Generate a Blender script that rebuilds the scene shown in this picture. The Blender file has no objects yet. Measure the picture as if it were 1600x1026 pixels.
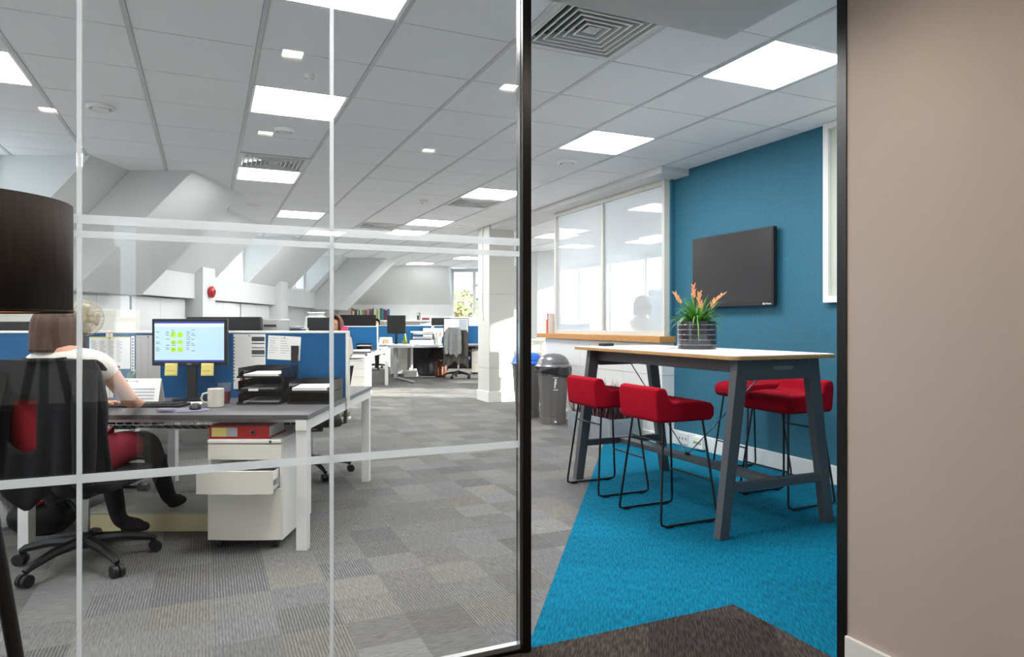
import bpy, bmesh, math, random
from mathutils import Vector, Matrix, Quaternion
random.seed(7)
PI = math.pi
A = math.atan2(477, 1067)            # the ceiling grid, the glass and the blue wall are turned by A; the desks are not
CA, SA = math.cos(A), math.sin(A)
def W(X, Y): return (X * CA - Y * SA, X * SA + Y * CA)          # grid frame -> world
def GR(x, y): return (x * CA + y * SA, -x * SA + y * CA)        # world -> grid frame
sc = bpy.context.scene
col = sc.collection

# ------------------------------------------------------------------ camera, world, sun, exposure
cam_d = bpy.data.cameras.new('camera'); cam = bpy.data.objects.new('camera', cam_d); col.objects.link(cam)
cam.location = (0, 0, 1.24); cam.rotation_euler = (PI / 2, 0, 0)
cam_d.sensor_width = 36; cam_d.lens = 36 * 1067 / 1600
cam_d.shift_y = -8 / 1600; cam_d.clip_start = 0.05
sc.camera = cam
world = bpy.data.worlds.new('sky'); sc.world = world; world.use_nodes = True
world.node_tree.nodes['Background'].inputs[0].default_value = (0.80, 0.90, 1.0, 1)
world.node_tree.nodes['Background'].inputs[1].default_value = 2.3
sun_d = bpy.data.lights.new('sun', 'SUN'); sun = bpy.data.objects.new('sun', sun_d); col.objects.link(sun)
sun_d.energy = 18; sun_d.angle = 0.02; sun_d.color = (1, 0.96, 0.9)
_sx, _sy = W(-0.80, 0.50)
sun.rotation_euler = Vector((_sx, _sy, -0.24)).to_track_quat('-Z', 'Y').to_euler()
sun.location = (12, 4, 6)
sc.view_settings.view_transform = 'Standard'; sc.view_settings.look = 'None'
sc.view_settings.gamma = 1; sc.view_settings.use_curve_mapping = False
sc.view_settings.exposure = 0.38
PANEL_E = 27.0       # ceiling light panels
DOWN_E = 190.0        # small warm downlights of the near room

# ------------------------------------------------------------------ materials
def lin(h):
    h = h.lstrip('#'); o = []
    for i in (0, 2, 4):
        c = int(h[i:i + 2], 16) / 255
        o.append(c / 12.92 if c <= 0.04045 else ((c + 0.055) / 1.055) ** 2.4)
    return (*o, 1)
MATS = {}
def mat(name, colr, rough=0.5, metal=0.0, noise=0.0, nscale=40, bump=0.0, emit=0.0, coat=0.0, spec=0.5, sheen=0.0, stretch=None, dark=None):
    if name in MATS: return MATS[name]
    m = bpy.data.materials.new(name); m.use_nodes = True; nt = m.node_tree; b = nt.nodes['Principled BSDF']
    c = lin(colr); b.inputs['Base Color'].default_value = c
    b.inputs['Roughness'].default_value = rough; b.inputs['Metallic'].default_value = metal
    b.inputs['Specular IOR Level'].default_value = spec
    b.inputs['Coat Weight'].default_value = coat
    b.inputs['Sheen Weight'].default_value = sheen
    if emit:
        b.inputs['Emission Color'].default_value = c; b.inputs['Emission Strength'].default_value = emit
    if noise or bump:
        tc = nt.nodes.new('ShaderNodeTexCoord'); nz = nt.nodes.new('ShaderNodeTexNoise')
        nz.inputs['Scale'].default_value = nscale; nz.inputs['Detail'].default_value = 4
        mp = nt.nodes.new('ShaderNodeMapping'); nt.links.new(tc.outputs['Object'], mp.inputs[0]); nt.links.new(mp.outputs[0], nz.inputs['Vector'])
        if stretch: mp.inputs['Scale'].default_value = stretch
        if noise:
            mx = nt.nodes.new('ShaderNodeMix'); mx.data_type = 'RGBA'
            d = lin(dark) if dark else tuple(v * (1 - noise) for v in c[:3]) + (1,)
            l = tuple(min(1, v * (1 + noise * 0.6)) for v in c[:3]) + (1,)
            mx.inputs[6].default_value = d; mx.inputs[7].default_value = l
            rp = nt.nodes.new('ShaderNodeValToRGB'); rp.color_ramp.elements[0].position = 0.32; rp.color_ramp.elements[1].position = 0.68
            nt.links.new(nz.outputs['Fac'], rp.inputs[0]); nt.links.new(rp.outputs['Color'], mx.inputs[0])
            nt.links.new(mx.outputs[2], b.inputs['Base Color'])
        if bump:
            bp = nt.nodes.new('ShaderNodeBump'); bp.inputs['Strength'].default_value = bump; bp.inputs['Distance'].default_value = 0.004
            nt.links.new(nz.outputs['Fac'], bp.inputs['Height']); nt.links.new(bp.outputs[0], b.inputs['Normal'])
    MATS[name] = m
    return m
def glass_mat(name, tint=(1, 1, 1), film=0.0, f0=0.045):
    m = bpy.data.materials.new(name); m.use_nodes = True; nt = m.node_tree; nt.nodes.clear()
    out = nt.nodes.new('ShaderNodeOutputMaterial'); tr = nt.nodes.new('ShaderNodeBsdfTransparent'); gl = nt.nodes.new('ShaderNodeBsdfGlossy')
    tr.inputs[0].default_value = (*tint, 1); gl.inputs['Roughness'].default_value = 0.0
    ge = nt.nodes.new('ShaderNodeNewGeometry'); dt = nt.nodes.new('ShaderNodeVectorMath'); dt.operation = 'DOT_PRODUCT'
    nt.links.new(ge.outputs['Incoming'], dt.inputs[0]); nt.links.new(ge.outputs['Normal'], dt.inputs[1])
    def mth(op, a, bv):
        n = nt.nodes.new('ShaderNodeMath'); n.operation = op
        for i, s in enumerate((a, bv)):
            if s is None: continue
            if isinstance(s, (int, float)): n.inputs[i].default_value = s
            else: nt.links.new(s, n.inputs[i])
        return n.outputs[0]
    c = mth('ABSOLUTE', dt.outputs['Value'], None); k = mth('SUBTRACT', 1.0, c); k5 = mth('POWER', k, 5.0)
    fr = mth('MULTIPLY_ADD', k5, 1 - f0); fr.node.inputs[2].default_value = f0
    mx = nt.nodes.new('ShaderNodeMixShader'); nt.links.new(fr, mx.inputs[0]); nt.links.new(gl.outputs[0], mx.inputs[2])
    if film:
        df = nt.nodes.new('ShaderNodeBsdfTranslucent'); d2 = nt.nodes.new('ShaderNodeBsdfDiffuse'); ad = nt.nodes.new('ShaderNodeMixShader')
        df.inputs[0].default_value = (0.9, 0.93, 0.95, 1); d2.inputs[0].default_value = (0.85, 0.87, 0.88, 1); ad.inputs[0].default_value = 0.3
        nt.links.new(df.outputs[0], ad.inputs[1]); nt.links.new(d2.outputs[0], ad.inputs[2])
        m2 = nt.nodes.new('ShaderNodeMixShader'); m2.inputs[0].default_value = film
        nt.links.new(tr.outputs[0], m2.inputs[1]); nt.links.new(ad.outputs[0], m2.inputs[2]); nt.links.new(m2.outputs[0], mx.inputs[1])
    else:
        nt.links.new(tr.outputs[0], mx.inputs[1])
    nt.links.new(mx.outputs[0], out.inputs[0])
    MATS[name] = m
    return m
def carpet_mat(name, cols, cell=None, stripe=50.0, along='Y', contrast=0.5, wave=1.0, lo=0.1):
    """looped carpet: rows of tufts in local space, blocks of tone per object or per cell"""
    m = bpy.data.materials.new(name); m.use_nodes = True; nt = m.node_tree; b = nt.nodes['Principled BSDF']; L = nt.links
    b.inputs['Roughness'].default_value = 0.95; b.inputs['Specular IOR Level'].default_value = 0.1
    tc = nt.nodes.new('ShaderNodeTexCoord'); oi = nt.nodes.new('ShaderNodeObjectInfo')
    rp = nt.nodes.new('ShaderNodeValToRGB'); rp.color_ramp.interpolation = 'CONSTANT'
    el = rp.color_ramp.elements
    while len(el) < len(cols): el.new(0.5)
    for i, c in enumerate(cols): el[i].position = i / len(cols); el[i].color = lin(c)
    wn = nt.nodes.new('ShaderNodeTexWhiteNoise'); wn.noise_dimensions = '4D'
    sn = nt.nodes.new('ShaderNodeVectorMath'); sn.operation = 'SNAP'; sn.inputs[1].default_value = (cell or (0.25, 0.5, 1.0))
    of = nt.nodes.new('ShaderNodeVectorMath'); of.operation = 'ADD'; of.inputs[1].default_value = (0.0, 0.0, 0.5)
    L.new(tc.outputs['Object'], of.inputs[0]); L.new(of.outputs[0], sn.inputs[0]); L.new(sn.outputs[0], wn.inputs['Vector'])
    ml = nt.nodes.new('ShaderNodeMath'); ml.operation = 'MULTIPLY'; ml.inputs[1].default_value = 97.0
    L.new(oi.outputs['Random'], ml.inputs[0]); L.new(ml.outputs[0], wn.inputs['W']); L.new(wn.outputs['Value'], rp.inputs[0])
    wv = nt.nodes.new('ShaderNodeTexWave'); wv.bands_direction = 'X'; wv.inputs['Scale'].default_value = stripe / 2
    wv.inputs['Distortion'].default_value = 1.2; wv.inputs['Detail'].default_value = 2; wv.inputs['Detail Scale'].default_value = 3
    L.new(tc.outputs['Object'], wv.inputs['Vector'])
    nz = nt.nodes.new('ShaderNodeTexNoise'); nz.inputs['Scale'].default_value = 16; nz.inputs['Detail'].default_value = 5
    mp = nt.nodes.new('ShaderNodeMapping'); mp.inputs['Scale'].default_value = (9, 1.1, 1); L.new(tc.outputs['Object'], mp.inputs[0]); L.new(mp.outputs[0], nz.inputs['Vector'])
    wc = nt.nodes.new('ShaderNodeMath'); wc.operation = 'MULTIPLY'; wc.inputs[1].default_value = wave; L.new(wn.outputs['Color'], wc.inputs[0])   # some blocks show rows, some do not
    a1 = nt.nodes.new('ShaderNodeMix'); a1.data_type = 'FLOAT'; L.new(wc.outputs[0], a1.inputs[0]); L.new(nz.outputs['Fac'], a1.inputs[2])
    aw = nt.nodes.new('ShaderNodeMath'); aw.operation = 'MULTIPLY'; L.new(wv.outputs['Fac'], aw.inputs[0]); L.new(nz.outputs['Fac'], aw.inputs[1]); L.new(aw.outputs[0], a1.inputs[3])
    mr = nt.nodes.new('ShaderNodeMapRange'); mr.inputs[1].default_value = lo; mr.inputs[2].default_value = 0.62; mr.inputs[3].default_value = 1 - contrast; mr.inputs[4].default_value = 1.15
    L.new(a1.outputs[0], mr.inputs[0])
    n2 = nt.nodes.new('ShaderNodeTexNoise'); n2.inputs['Scale'].default_value = 260; L.new(tc.outputs['Object'], n2.inputs['Vector'])
    m2 = nt.nodes.new('ShaderNodeMapRange'); m2.inputs[1].default_value = 0.3; m2.inputs[2].default_value = 0.7; m2.inputs[3].default_value = 0.8; m2.inputs[4].default_value = 1.2; L.new(n2.outputs['Fac'], m2.inputs[0])
    mm = nt.nodes.new('ShaderNodeMath'); mm.operation = 'MULTIPLY'; L.new(mr.outputs[0], mm.inputs[0]); L.new(m2.outputs[0], mm.inputs[1])
    vm = nt.nodes.new('ShaderNodeVectorMath'); vm.operation = 'SCALE'; L.new(rp.outputs['Color'], vm.inputs[0]); L.new(mm.outputs[0], vm.inputs['Scale'])
    L.new(vm.outputs[0], b.inputs['Base Color'])
    bp = nt.nodes.new('ShaderNodeBump'); bp.inputs['Strength'].default_value = 0.35; bp.inputs['Distance'].default_value = 0.003; L.new(mm.outputs[0], bp.inputs['Height']); L.new(bp.outputs[0], b.inputs['Normal'])
    MATS[name] = m
    return m
white = mat('white_paint', '#eeeeea', 0.55)
plaster = mat('white_plaster', '#dcdddc', 0.8, bump=0.05, nscale=60)
ceil_m = mat('mineral_tile', '#f6f6f7', 0.9, noise=0.04, nscale=220, bump=0.25)
rail_m = mat('rail_metal', '#c9cacb', 0.4, 0.0)
void_m = mat('ceiling_void', '#55575a', 0.9)
grey_soffit = mat('soffit_paint', '#efebe8', 0.8)
beige = mat('beige_wallcover', '#c0b3a8', 0.8, noise=0.03, nscale=300, bump=0.08)
black_m = mat('black_metal', '#0c0b0b', 0.35)
black_pl = mat('black_plastic', '#17171a', 0.45)
dark_frame = mat('dark_bronze_frame', '#17110f', 0.35, 0.3)
white_metal = mat('white_metal', '#f7f6f3', 0.35)
cream_metal = mat('cream_metal', '#f3efe6', 0.4)
chrome = mat('chrome', '#cccccc', 0.15, 1.0)
desk_top = mat('graphite_laminate', '#5d5b5d', 0.42, noise=0.05, nscale=120)
desk_edge = mat('graphite_edge', '#6f7378', 0.4)
blue_fab = mat('blue_fabric', '#04588c', 0.95, noise=0.12, nscale=400, bump=0.15)
blue_paint = mat('blue_wallpaper', '#2a687e', 0.75, noise=0.05, nscale=24, bump=0.05)
def _paper_lines(m):       # faint printed line pattern of the wallpaper
    nt = m.node_tree; b = nt.nodes['Principled BSDF']; old = b.inputs['Base Color'].links[0].from_socket
    tc = nt.nodes.new('ShaderNodeTexCoord'); sp = nt.nodes.new('ShaderNodeSeparateXYZ'); cb = nt.nodes.new('ShaderNodeCombineXYZ'); nt.links.new(tc.outputs['Object'], sp.inputs[0])
    nt.links.new(sp.outputs['Y'], cb.inputs['X']); nt.links.new(sp.outputs['Z'], cb.inputs['Y'])
    vo = nt.nodes.new('ShaderNodeTexVoronoi'); vo.feature = 'DISTANCE_TO_EDGE'; vo.inputs['Scale'].default_value = 7.0; vo.inputs['Randomness'].default_value = 0.35; nt.links.new(cb.outputs[0], vo.inputs['Vector'])
    r = nt.nodes.new('ShaderNodeMapRange'); r.inputs[1].default_value = 0.0; r.inputs[2].default_value = 0.035; r.inputs[3].default_value = 0.09; r.inputs[4].default_value = 0.0; nt.links.new(vo.outputs['Distance'], r.inputs[0])
    mx = nt.nodes.new('ShaderNodeMix'); mx.data_type = 'RGBA'; nt.links.new(r.outputs[0], mx.inputs[0]); nt.links.new(old, mx.inputs[6]); mx.inputs[7].default_value = lin('#5f9db8'); nt.links.new(mx.outputs[2], b.inputs['Base Color'])
_paper_lines(blue_paint)
red_fab = mat('red_wool', '#a00c22', 0.95, noise=0.12, nscale=300, bump=0.2, spec=0.12)
grey_paint = mat('table_grey', '#54575a', 0.42, noise=0.03, nscale=60)
lam_white = mat('white_laminate', '#dfe2e4', 0.7, spec=0.12)
ply = mat('birch_ply', '#c79a62', 0.55, noise=0.25, nscale=30, stretch=(1, 1, 12))
oak = mat('oak', '#c98f4e', 0.5, noise=0.2, nscale=12, stretch=(8, 1, 8))
paper = mat('paper', '#f1f1ee', 0.8)
ink = mat('ink', '#45464a', 0.8)
binder_red = mat('binder_red', '#b3141b', 0.45)
yellow_note = mat('yellow_note', '#e9dc84', 0.8)
skin_m = mat('skin', '#d9a184', 0.55, noise=0.05, nscale=30)
hair_br = mat('brown_hair', '#5a4032', 0.6, noise=0.35, nscale=60, stretch=(6, 6, 0.6), bump=0.3)
hair_red = mat('auburn_hair', '#8a5038', 0.6, noise=0.3, nscale=60, stretch=(6, 6, 0.6))
hair_dk = mat('dark_hair', '#231a16', 0.6)
shirt_w = mat('white_cotton', '#ece6db', 0.85, noise=0.06, nscale=20, bump=0.15)
dark_cloth = mat('black_cloth', '#0e0f13', 0.95, noise=0.3, nscale=14, bump=0.2)
tights = mat('black_tights', '#120f10', 0.8)
skirt_m = mat('red_skirt', '#7d1428', 0.85)
pane_m = glass_mat('clear_glass', (0.992, 1.0, 0.996))
film_glass = glass_mat('hazy_glass', (0.97, 0.99, 1.0), film=0.46, f0=0.05)
film_m = glass_mat('frosted_film', (1, 1, 1), film=0.62, f0=0.04)

# ------------------------------------------------------------------ mesh helpers
class MB:
    def __init__(s): s.v = []; s.f = []
    def add(s, vs, fs):
        o = len(s.v); s.v += [tuple(p) for p in vs]; s.f += [tuple(i + o for i in f) for f in fs]; return s
    def box(s, x0, x1, y0, y1, z0, z1):
        return s.add([(x0, y0, z0), (x1, y0, z0), (x1, y1, z0), (x0, y1, z0), (x0, y0, z1), (x1, y0, z1), (x1, y1, z1), (x0, y1, z1)],
                     [(3, 2, 1, 0), (4, 5, 6, 7), (0, 1, 5, 4), (1, 2, 6, 5), (2, 3, 7, 6), (3, 0, 4, 7)])
    def cbox(s, c, size, M=None):
        n = len(s.v); a, b, d = (q / 2 for q in size); s.box(-a, a, -b, b, -d, d)
        for i in range(n, len(s.v)):
            p = Vector(s.v[i]); p = (M @ p) if M else p; s.v[i] = tuple(p + Vector(c))
        return s
    def bar(s, p0, p1, w, h, up=(0, 0, 1)):
        p0, p1 = Vector(p0), Vector(p1); d = (p1 - p0); L = d.length; d.normalize(); u = Vector(up)
        x = d.cross(u)
        if x.length < 1e-4: x = d.cross(Vector((1, 0, 0)))
        x.normalize(); u = x.cross(d)
        M = Matrix((x, d, u)).transposed()
        return s.cbox((p0 + p1) / 2, (w, L, h), M)
    def prism(s, pts, vec):
        n = len(pts); vec = Vector(vec); a = [Vector(p) for p in pts]; b = [p + vec for p in a]
        nrm = sum(((a[i].cross(a[(i + 1) % n])) for i in range(n)), Vector())
        fl = nrm.dot(vec) > 0
        f0 = tuple(range(n)); f1 = tuple(range(n, 2 * n))
        fs = [f0[::-1] if fl else f0, f1 if fl else f1[::-1]]
        for i in range(n):
            j = (i + 1) % n; q = (i, j, n + j, n + i); fs.append(q if fl else q[::-1])
        return s.add(a + b, fs)
    def cyl(s, p0, p1, r0, r1=None, n=12, caps=True):
        r1 = r0 if r1 is None else r1; p0, p1 = Vector(p0), Vector(p1); d = (p1 - p0).normalized()
        x = d.orthogonal().normalized(); y = d.cross(x)
        vs = []
        for p, r in ((p0, r0), (p1, r1)):
            for i in range(n): t = 2 * PI * i / n; vs.append(p + x * (r * math.cos(t)) + y * (r * math.sin(t)))
        fs = [(i, (i + 1) % n, n + (i + 1) % n, n + i) for i in range(n)]
        if caps: fs += [tuple(range(n))[::-1], tuple(range(n, 2 * n))]
        return s.add(vs, fs)
    def tube(s, pts, r, n=8, closed=False, caps=True):
        P = [Vector(p) for p in pts]; m = len(P); rr = r if isinstance(r, (list, tuple)) else [r] * m
        vs = []; px = None
        for i in range(m):
            if closed: d = P[(i + 1) % m] - P[i - 1]
            else: d = P[min(i + 1, m - 1)] - P[max(i - 1, 0)]
            d.normalize()
            x = d.orthogonal().normalized() if px is None else (px - d * px.dot(d)).normalized()
            px = x; y = d.cross(x)
            for k in range(n): t = 2 * PI * k / n; vs.append(P[i] + x * (rr[i] * math.cos(t)) + y * (rr[i] * math.sin(t)))
        fs = []
        for i in range(m if closed else m - 1):
            j = (i + 1) % m
            for k in range(n): fs.append((i * n + k, i * n + (k + 1) % n, j * n + (k + 1) % n, j * n + k))
        if not closed and caps: fs += [tuple(range(n))[::-1], tuple(range((m - 1) * n, m * n))]
        return s.add(vs, fs)
    def lathe(s, prof, n=24, c=(0, 0, 0), sx=1, sy=1, caps=True):
        vs = []
        for r, z in prof:
            for i in range(n): t = 2 * PI * i / n; vs.append((c[0] + r * sx * math.cos(t), c[1] + r * sy * math.sin(t), c[2] + z))
        fs = []
        for j in range(len(prof) - 1):
            for i in range(n): k = (i + 1) % n; fs.append((j * n + i, j * n + k, (j + 1) * n + k, (j + 1) * n + i))
        if caps: fs += [tuple(range(n))[::-1], tuple(range((len(prof) - 1) * n, len(prof) * n))]
        return s.add(vs, fs)
    def grid(s, fn, nu, nv, skip=None):
        vs = [fn(i / nu, j / nv) for j in range(nv + 1) for i in range(nu + 1)]
        fs = []
        for j in range(nv):
            for i in range(nu):
                if skip and skip((i + .5) / nu, (j + .5) / nv): continue
                a = j * (nu + 1) + i; fs.append((a, a + 1, a + nu + 2, a + nu + 1))
        return s.add(vs, fs)
    def mesh(s, name):
        me = bpy.data.meshes.new(name); me.from_pydata(s.v, [], s.f); me.update(); return me
    def build(s, name, m, parent=None, smooth=False, bev=0, seg=2, solid=0, sub=0, loc=None):
        return link(name, s.mesh(name), m, parent, smooth, bev, seg, solid, sub, loc)
def link(name, me, m, parent=None, smooth=False, bev=0, seg=2, solid=0, sub=0, loc=None):
    if m and not me.materials: me.materials.append(m)
    if smooth:
        me.polygons.foreach_set('use_smooth', [True] * len(me.polygons)); me.set_sharp_from_angle(angle=math.radians(42))
    o = bpy.data.objects.new(name, me); col.objects.link(o)
    if parent: o.parent = parent
    if loc: o.location = loc
    if solid:
        q = o.modifiers.new('solidify', 'SOLIDIFY'); q.thickness = solid; q.offset = 0
    if sub:
        q = o.modifiers.new('subdivision', 'SUBSURF'); q.levels = sub; q.render_levels = sub
    if bev:
        q = o.modifiers.new('bevel', 'BEVEL'); q.width = bev; q.segments = seg; q.limit_method = 'ANGLE'
    return o
def tag(o, label=None, cat=None, group=None, kind=None):
    if label: o['label'] = label
    if cat: o['category'] = cat
    if group: o['group'] = group
    if kind: o['kind'] = kind
    return o
def thing(name, label, cat, loc=(0, 0, 0), rz=0, group=None):
    o = bpy.data.objects.new(name, None); col.objects.link(o); o.empty_display_size = 0.1
    o.location = loc; o.rotation_euler = (0, 0, rz)
    return tag(o, label, cat, group)
def gthing(name, label, cat, X, Y, z=0, rz=0, group=None):
    return thing(name, label, cat, (*W(X, Y), z), A + rz, group)
def struct(name, b, m, g=False, label=None, **k):
    o = b.build(name, m, **k)
    if g: o.rotation_euler = (0, 0, A)
    return tag(o, label, kind='structure')
def sthing(name, label, g=False):
    o = bpy.data.objects.new(name, None); col.objects.link(o)
    if g: o.rotation_euler = (0, 0, A)
    return tag(o, label, kind='structure')
def copy_tree(o, parent=None):
    c = o.copy(); col.objects.link(c); c.parent = parent
    for ch in o.children: copy_tree(ch, c)
    return c
def copy_thing(o, label, loc, rz, group=None):
    c = copy_tree(o); c.location = loc; c.rotation_euler = (0, 0, rz); c['label'] = label
    if group: c['group'] = group
    return c
def B(*a): return MB().box(*a)
def skin_mesh(name, nodes, edges, sub=2):
    """nodes: list of (pos, rx, ry); returns a baked continuous mesh grown by a Skin modifier"""
    me = bpy.data.meshes.new(name + '_wire'); me.from_pydata([n[0] for n in nodes], edges, [])
    o = bpy.data.objects.new(name + '_wire', me); col.objects.link(o)
    o.modifiers.new('skin', 'SKIN'); s = o.modifiers.new('sub', 'SUBSURF'); s.levels = sub; s.render_levels = sub
    if not me.skin_vertices:
        with bpy.context.temp_override(object=o, active_object=o, selected_objects=[o]): bpy.ops.mesh.customdata_skin_add()
    sv = me.skin_vertices[0].data
    for i, n in enumerate(nodes): sv[i].radius = (n[1], n[2] if len(n) > 2 else n[1])
    sv[0].use_root = True
    dg = bpy.context.evaluated_depsgraph_get(); dg.update()
    ev = o.evaluated_get(dg); res = bpy.data.meshes.new_from_object(ev); res.name = name
    bpy.data.objects.remove(o); bpy.data.meshes.remove(me)
    res.polygons.foreach_set('use_smooth', [True] * len(res.polygons))
    return res
def text_mesh(name, body, size, m, parent, M, ext=0.0005):
    cu = bpy.data.curves.new(name, 'FONT'); cu.body = body; cu.size = size; cu.extrude = ext; cu.align_x = 'CENTER'; cu.align_y = 'CENTER'
    o = bpy.data.objects.new(name + '_curve', cu); col.objects.link(o)
    dg = bpy.context.evaluated_depsgraph_get(); dg.update()
    me = bpy.data.meshes.new_from_object(o.evaluated_get(dg)); bpy.data.objects.remove(o)
    me.transform(M); me.materials.clear()
    return link(name, me, m, parent)
def clip(poly, n, d):
    """keep the side n.p <= d of a 2-D polygon"""
    out = []
    for i in range(len(poly)):
        p, q = poly[i], poly[(i + 1) % len(poly)]
        a = n[0] * p[0] + n[1] * p[1] - d; b = n[0] * q[0] + n[1] * q[1] - d
        if a <= 0: out.append(p)
        if (a < 0 < b) or (b < 0 < a): t = a / (a - b); out.append((p[0] + t * (q[0] - p[0]), p[1] + t * (q[1] - p[1])))
    return out

# ------------------------------------------------------------------ floor and carpets
tile_cols = ['#807f7d', '#858481', '#777675', '#82807d', '#87847e', '#7c7c7c', '#838383', '#7f7d7a']
carpet = carpet_mat('grey_carpet', tile_cols, contrast=0.55)
carpet_far = carpet_mat('grey_carpet_far', tile_cols, cell=(0.5, 0.5, 1.0), contrast=0.4)
blue_carpet = carpet_mat('blue_carpet', ['#07718f', '#077493', '#076f8d'], cell=(.5, .5, 1), stripe=60, contrast=0.4, wave=.15, lo=.34)
dark_carpet = carpet_mat('dark_carpet', ['#4a4340', '#514a46', '#443d3a'], cell=(0.5, 1.0, 1.0), stripe=60, contrast=0.6, wave=.2, lo=.36)
floor = struct('floor', MB().prism([(-5.2, -5, -0.12), (14, -5, -0.12), (14, 19.6, -0.12), (-5.2, 19.6, -0.12)], (0, 0, 0.114)), carpet_far)
LN = (1.0, -0.2); LD = -0.463                      # edge between the grey and the blue carpet (world)
LG = (LN[0] * CA + LN[1] * SA, -LN[0] * SA + LN[1] * CA)
def tile_poly(i, j):
    x, y = 0.02 + 0.5 * i, 2.36 + 0.5 * j
    p = clip([(x, y), (x + .5, y), (x + .5, y + .5), (x, y + .5)], LG, LD)
    return p, x + .25, y + .25
cells = []
for i in range(-16, 22):
    for j in range(0, 40):
        p, cx, cy = tile_poly(i, j)
        if len(p) < 3: continue
        wx, wy = W(cx, cy)
        if wy < 2.2 or wy > 19.5 or wx < -5 or cx > 8.9: continue
        u = 800 + 1067 * wx / wy
        vis = -120 < u < 1420
        cells.append((wy + (0 if vis else 100), i, j, p, cx, cy))
cells.sort()
base = MB().box(-.2496, .2496, -.2496, .2496, -.006, 0).mesh('carpet_tile'); base.materials.append(carpet)
far = MB()
for k, (_, i, j, p, cx, cy) in enumerate(cells):
    full = len(p) == 4 and abs((p[1][0] - p[0][0]) - .5) < 1e-6 and abs((p[2][1] - p[1][1]) - .5) < 1e-6
    if k < 290:
        if full:
            o = link('carpet_tile', base, carpet, floor); o.rotation_euler = (0, 0, A + (PI / 2) * random.choice((0, 0, 1)))
        else:
            o = MB().prism([(a - cx, b - cy, -.006) for a, b in p], (0, 0, .006)).build('carpet_tile', carpet, floor); o.rotation_euler = (0, 0, A)
        o.location = (*W(cx, cy), 0)
    else:
        far.prism([(a, b, -.006) for a, b in p], (0, 0, .006))
o = far.build('carpet_tile', carpet_far, floor); o.rotation_euler = (0, 0, A); o['kind'] = 'stuff'
bl = MB()
p = clip([(0.8, 2.354), (4.42, 2.354), (4.42, 7.2), (0.8, 7.2)], (-LG[0], -LG[1]), -LD)
PR = -math.atan(.2); pc, ps = math.cos(PR), math.sin(PR)          # the pile of both plain carpets runs along the cut edge
def pile(X, Y): x, y = W(X, Y); return (x * pc + y * ps, -x * ps + y * pc, -.006)
bl.prism([pile(a, b) for a, b in p], (0, 0, .006)); bl.prism([pile(*q) for q in ((2.125, .9), (4.42, .9), (4.42, 2.354), (2.125, 2.354))], (0, 0, .006))
o = bl.build('blue_carpet', blue_carpet, floor); o.rotation_euler = (0, 0, PR); o['label'] = 'turquoise blue carpet'
o = MB().prism([pile(*q) for q in ((-3.0, -2.8), (2.125, -2.8), (2.125, 2.354), (-3.0, 2.354))], (0, 0, .006)).build('dark_carpet', dark_carpet, floor); o.rotation_euler = (0, 0, PR); o['label'] = 'dark brown carpet'

# ------------------------------------------------------------------ near room (the camera stands in it)
struct('wall_near_right', B(2.105, 2.20, -2.8, 1.752, 0, 2.49), beige, True)
struct('baseboard_near_right', B(2.09, 2.105, -2.8, 1.752, 0, .12), white, True, bev=.004)
struct('trim_1', B(2.10, 2.16, 1.752, 1.792, 0, 2.49), black_m, True, 'black door post at the end of the beige wall')
struct('wall_near_left', B(-3.1, -3.0, -2.8, 2.36, 0, 2.49), plaster, True)
wb = MB()
for a in ((-3.0, -.62, 0, 2.49), (-.44, -.36, 0, 2.49), (-.62, -.44, 0, .55), (-.62, -.44, 2.0, 2.49)): wb.box(a[0], a[1], -.87, -.77, a[2], a[3])
struct('wall_back', wb, plaster, True)
struct('wall_back_side', B(-.46, -.36, -2.8, -.87, 0, 2.49), grey_soffit, True)
struct('wall_rear', B(-.36, 2.2, -2.9, -2.8, 0, 2.49), grey_soffit, True)
struct('ceiling_near', B(-3.1, 2.09, -2.9, 2.36, 2.49, 2.785), grey_soffit, True, 'lower grey ceiling over the near room')
wn = sthing('window_1', 'narrow window behind the near room', True)
wf = MB()
for a in ((-.62, -.60, .55, 2.0), (-.46, -.44, .55, 2.0), (-.62, -.44, .55, .58), (-.62, -.44, 1.97, 2.0), (-.62, -.44, 1.25, 1.28)): wf.box(a[0], a[1], -.86, -.80, a[2], a[3])
wf.build('frame', white, wn); B(-.60, -.46, -.835, -.83, .58, 1.97).build('pane', pane_m, wn)
down_m = mat('downlight_lamp', '#fff0de', 0.5, emit=DOWN_E)
down_lab = {(-.80, 1.43): 'warm square downlight above the tripod lamp', (.36, 1.43): 'warm square downlight mirrored highest in the middle glass pane', (1.45, 1.43): 'warm square downlight mirrored beside the black end post',
            (-.84, 0.0): 'warm square downlight mirrored left of the round ceiling diffuser', (.35, 0.0): 'warm square downlight mirrored left of the white round detector', (1.45, 0.0): 'warm square downlight mirrored in the middle of the right glass pane'}
for (X, Y), lab in down_lab.items():
    t = gthing('downlight', lab, 'downlight', X, Y, 2.49, 0, 'square downlights of the near room')
    f = MB()
    for a in ((-.055, -.045, -.055, .055), (.045, .055, -.055, .055), (-.045, .045, -.055, -.045), (-.045, .045, .045, .055)): f.box(*a, -.018, 0)
    f.build('frame', white, t); B(-.045, .045, -.045, .045, -.004, 0).build('lamp', down_m, t)

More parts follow.
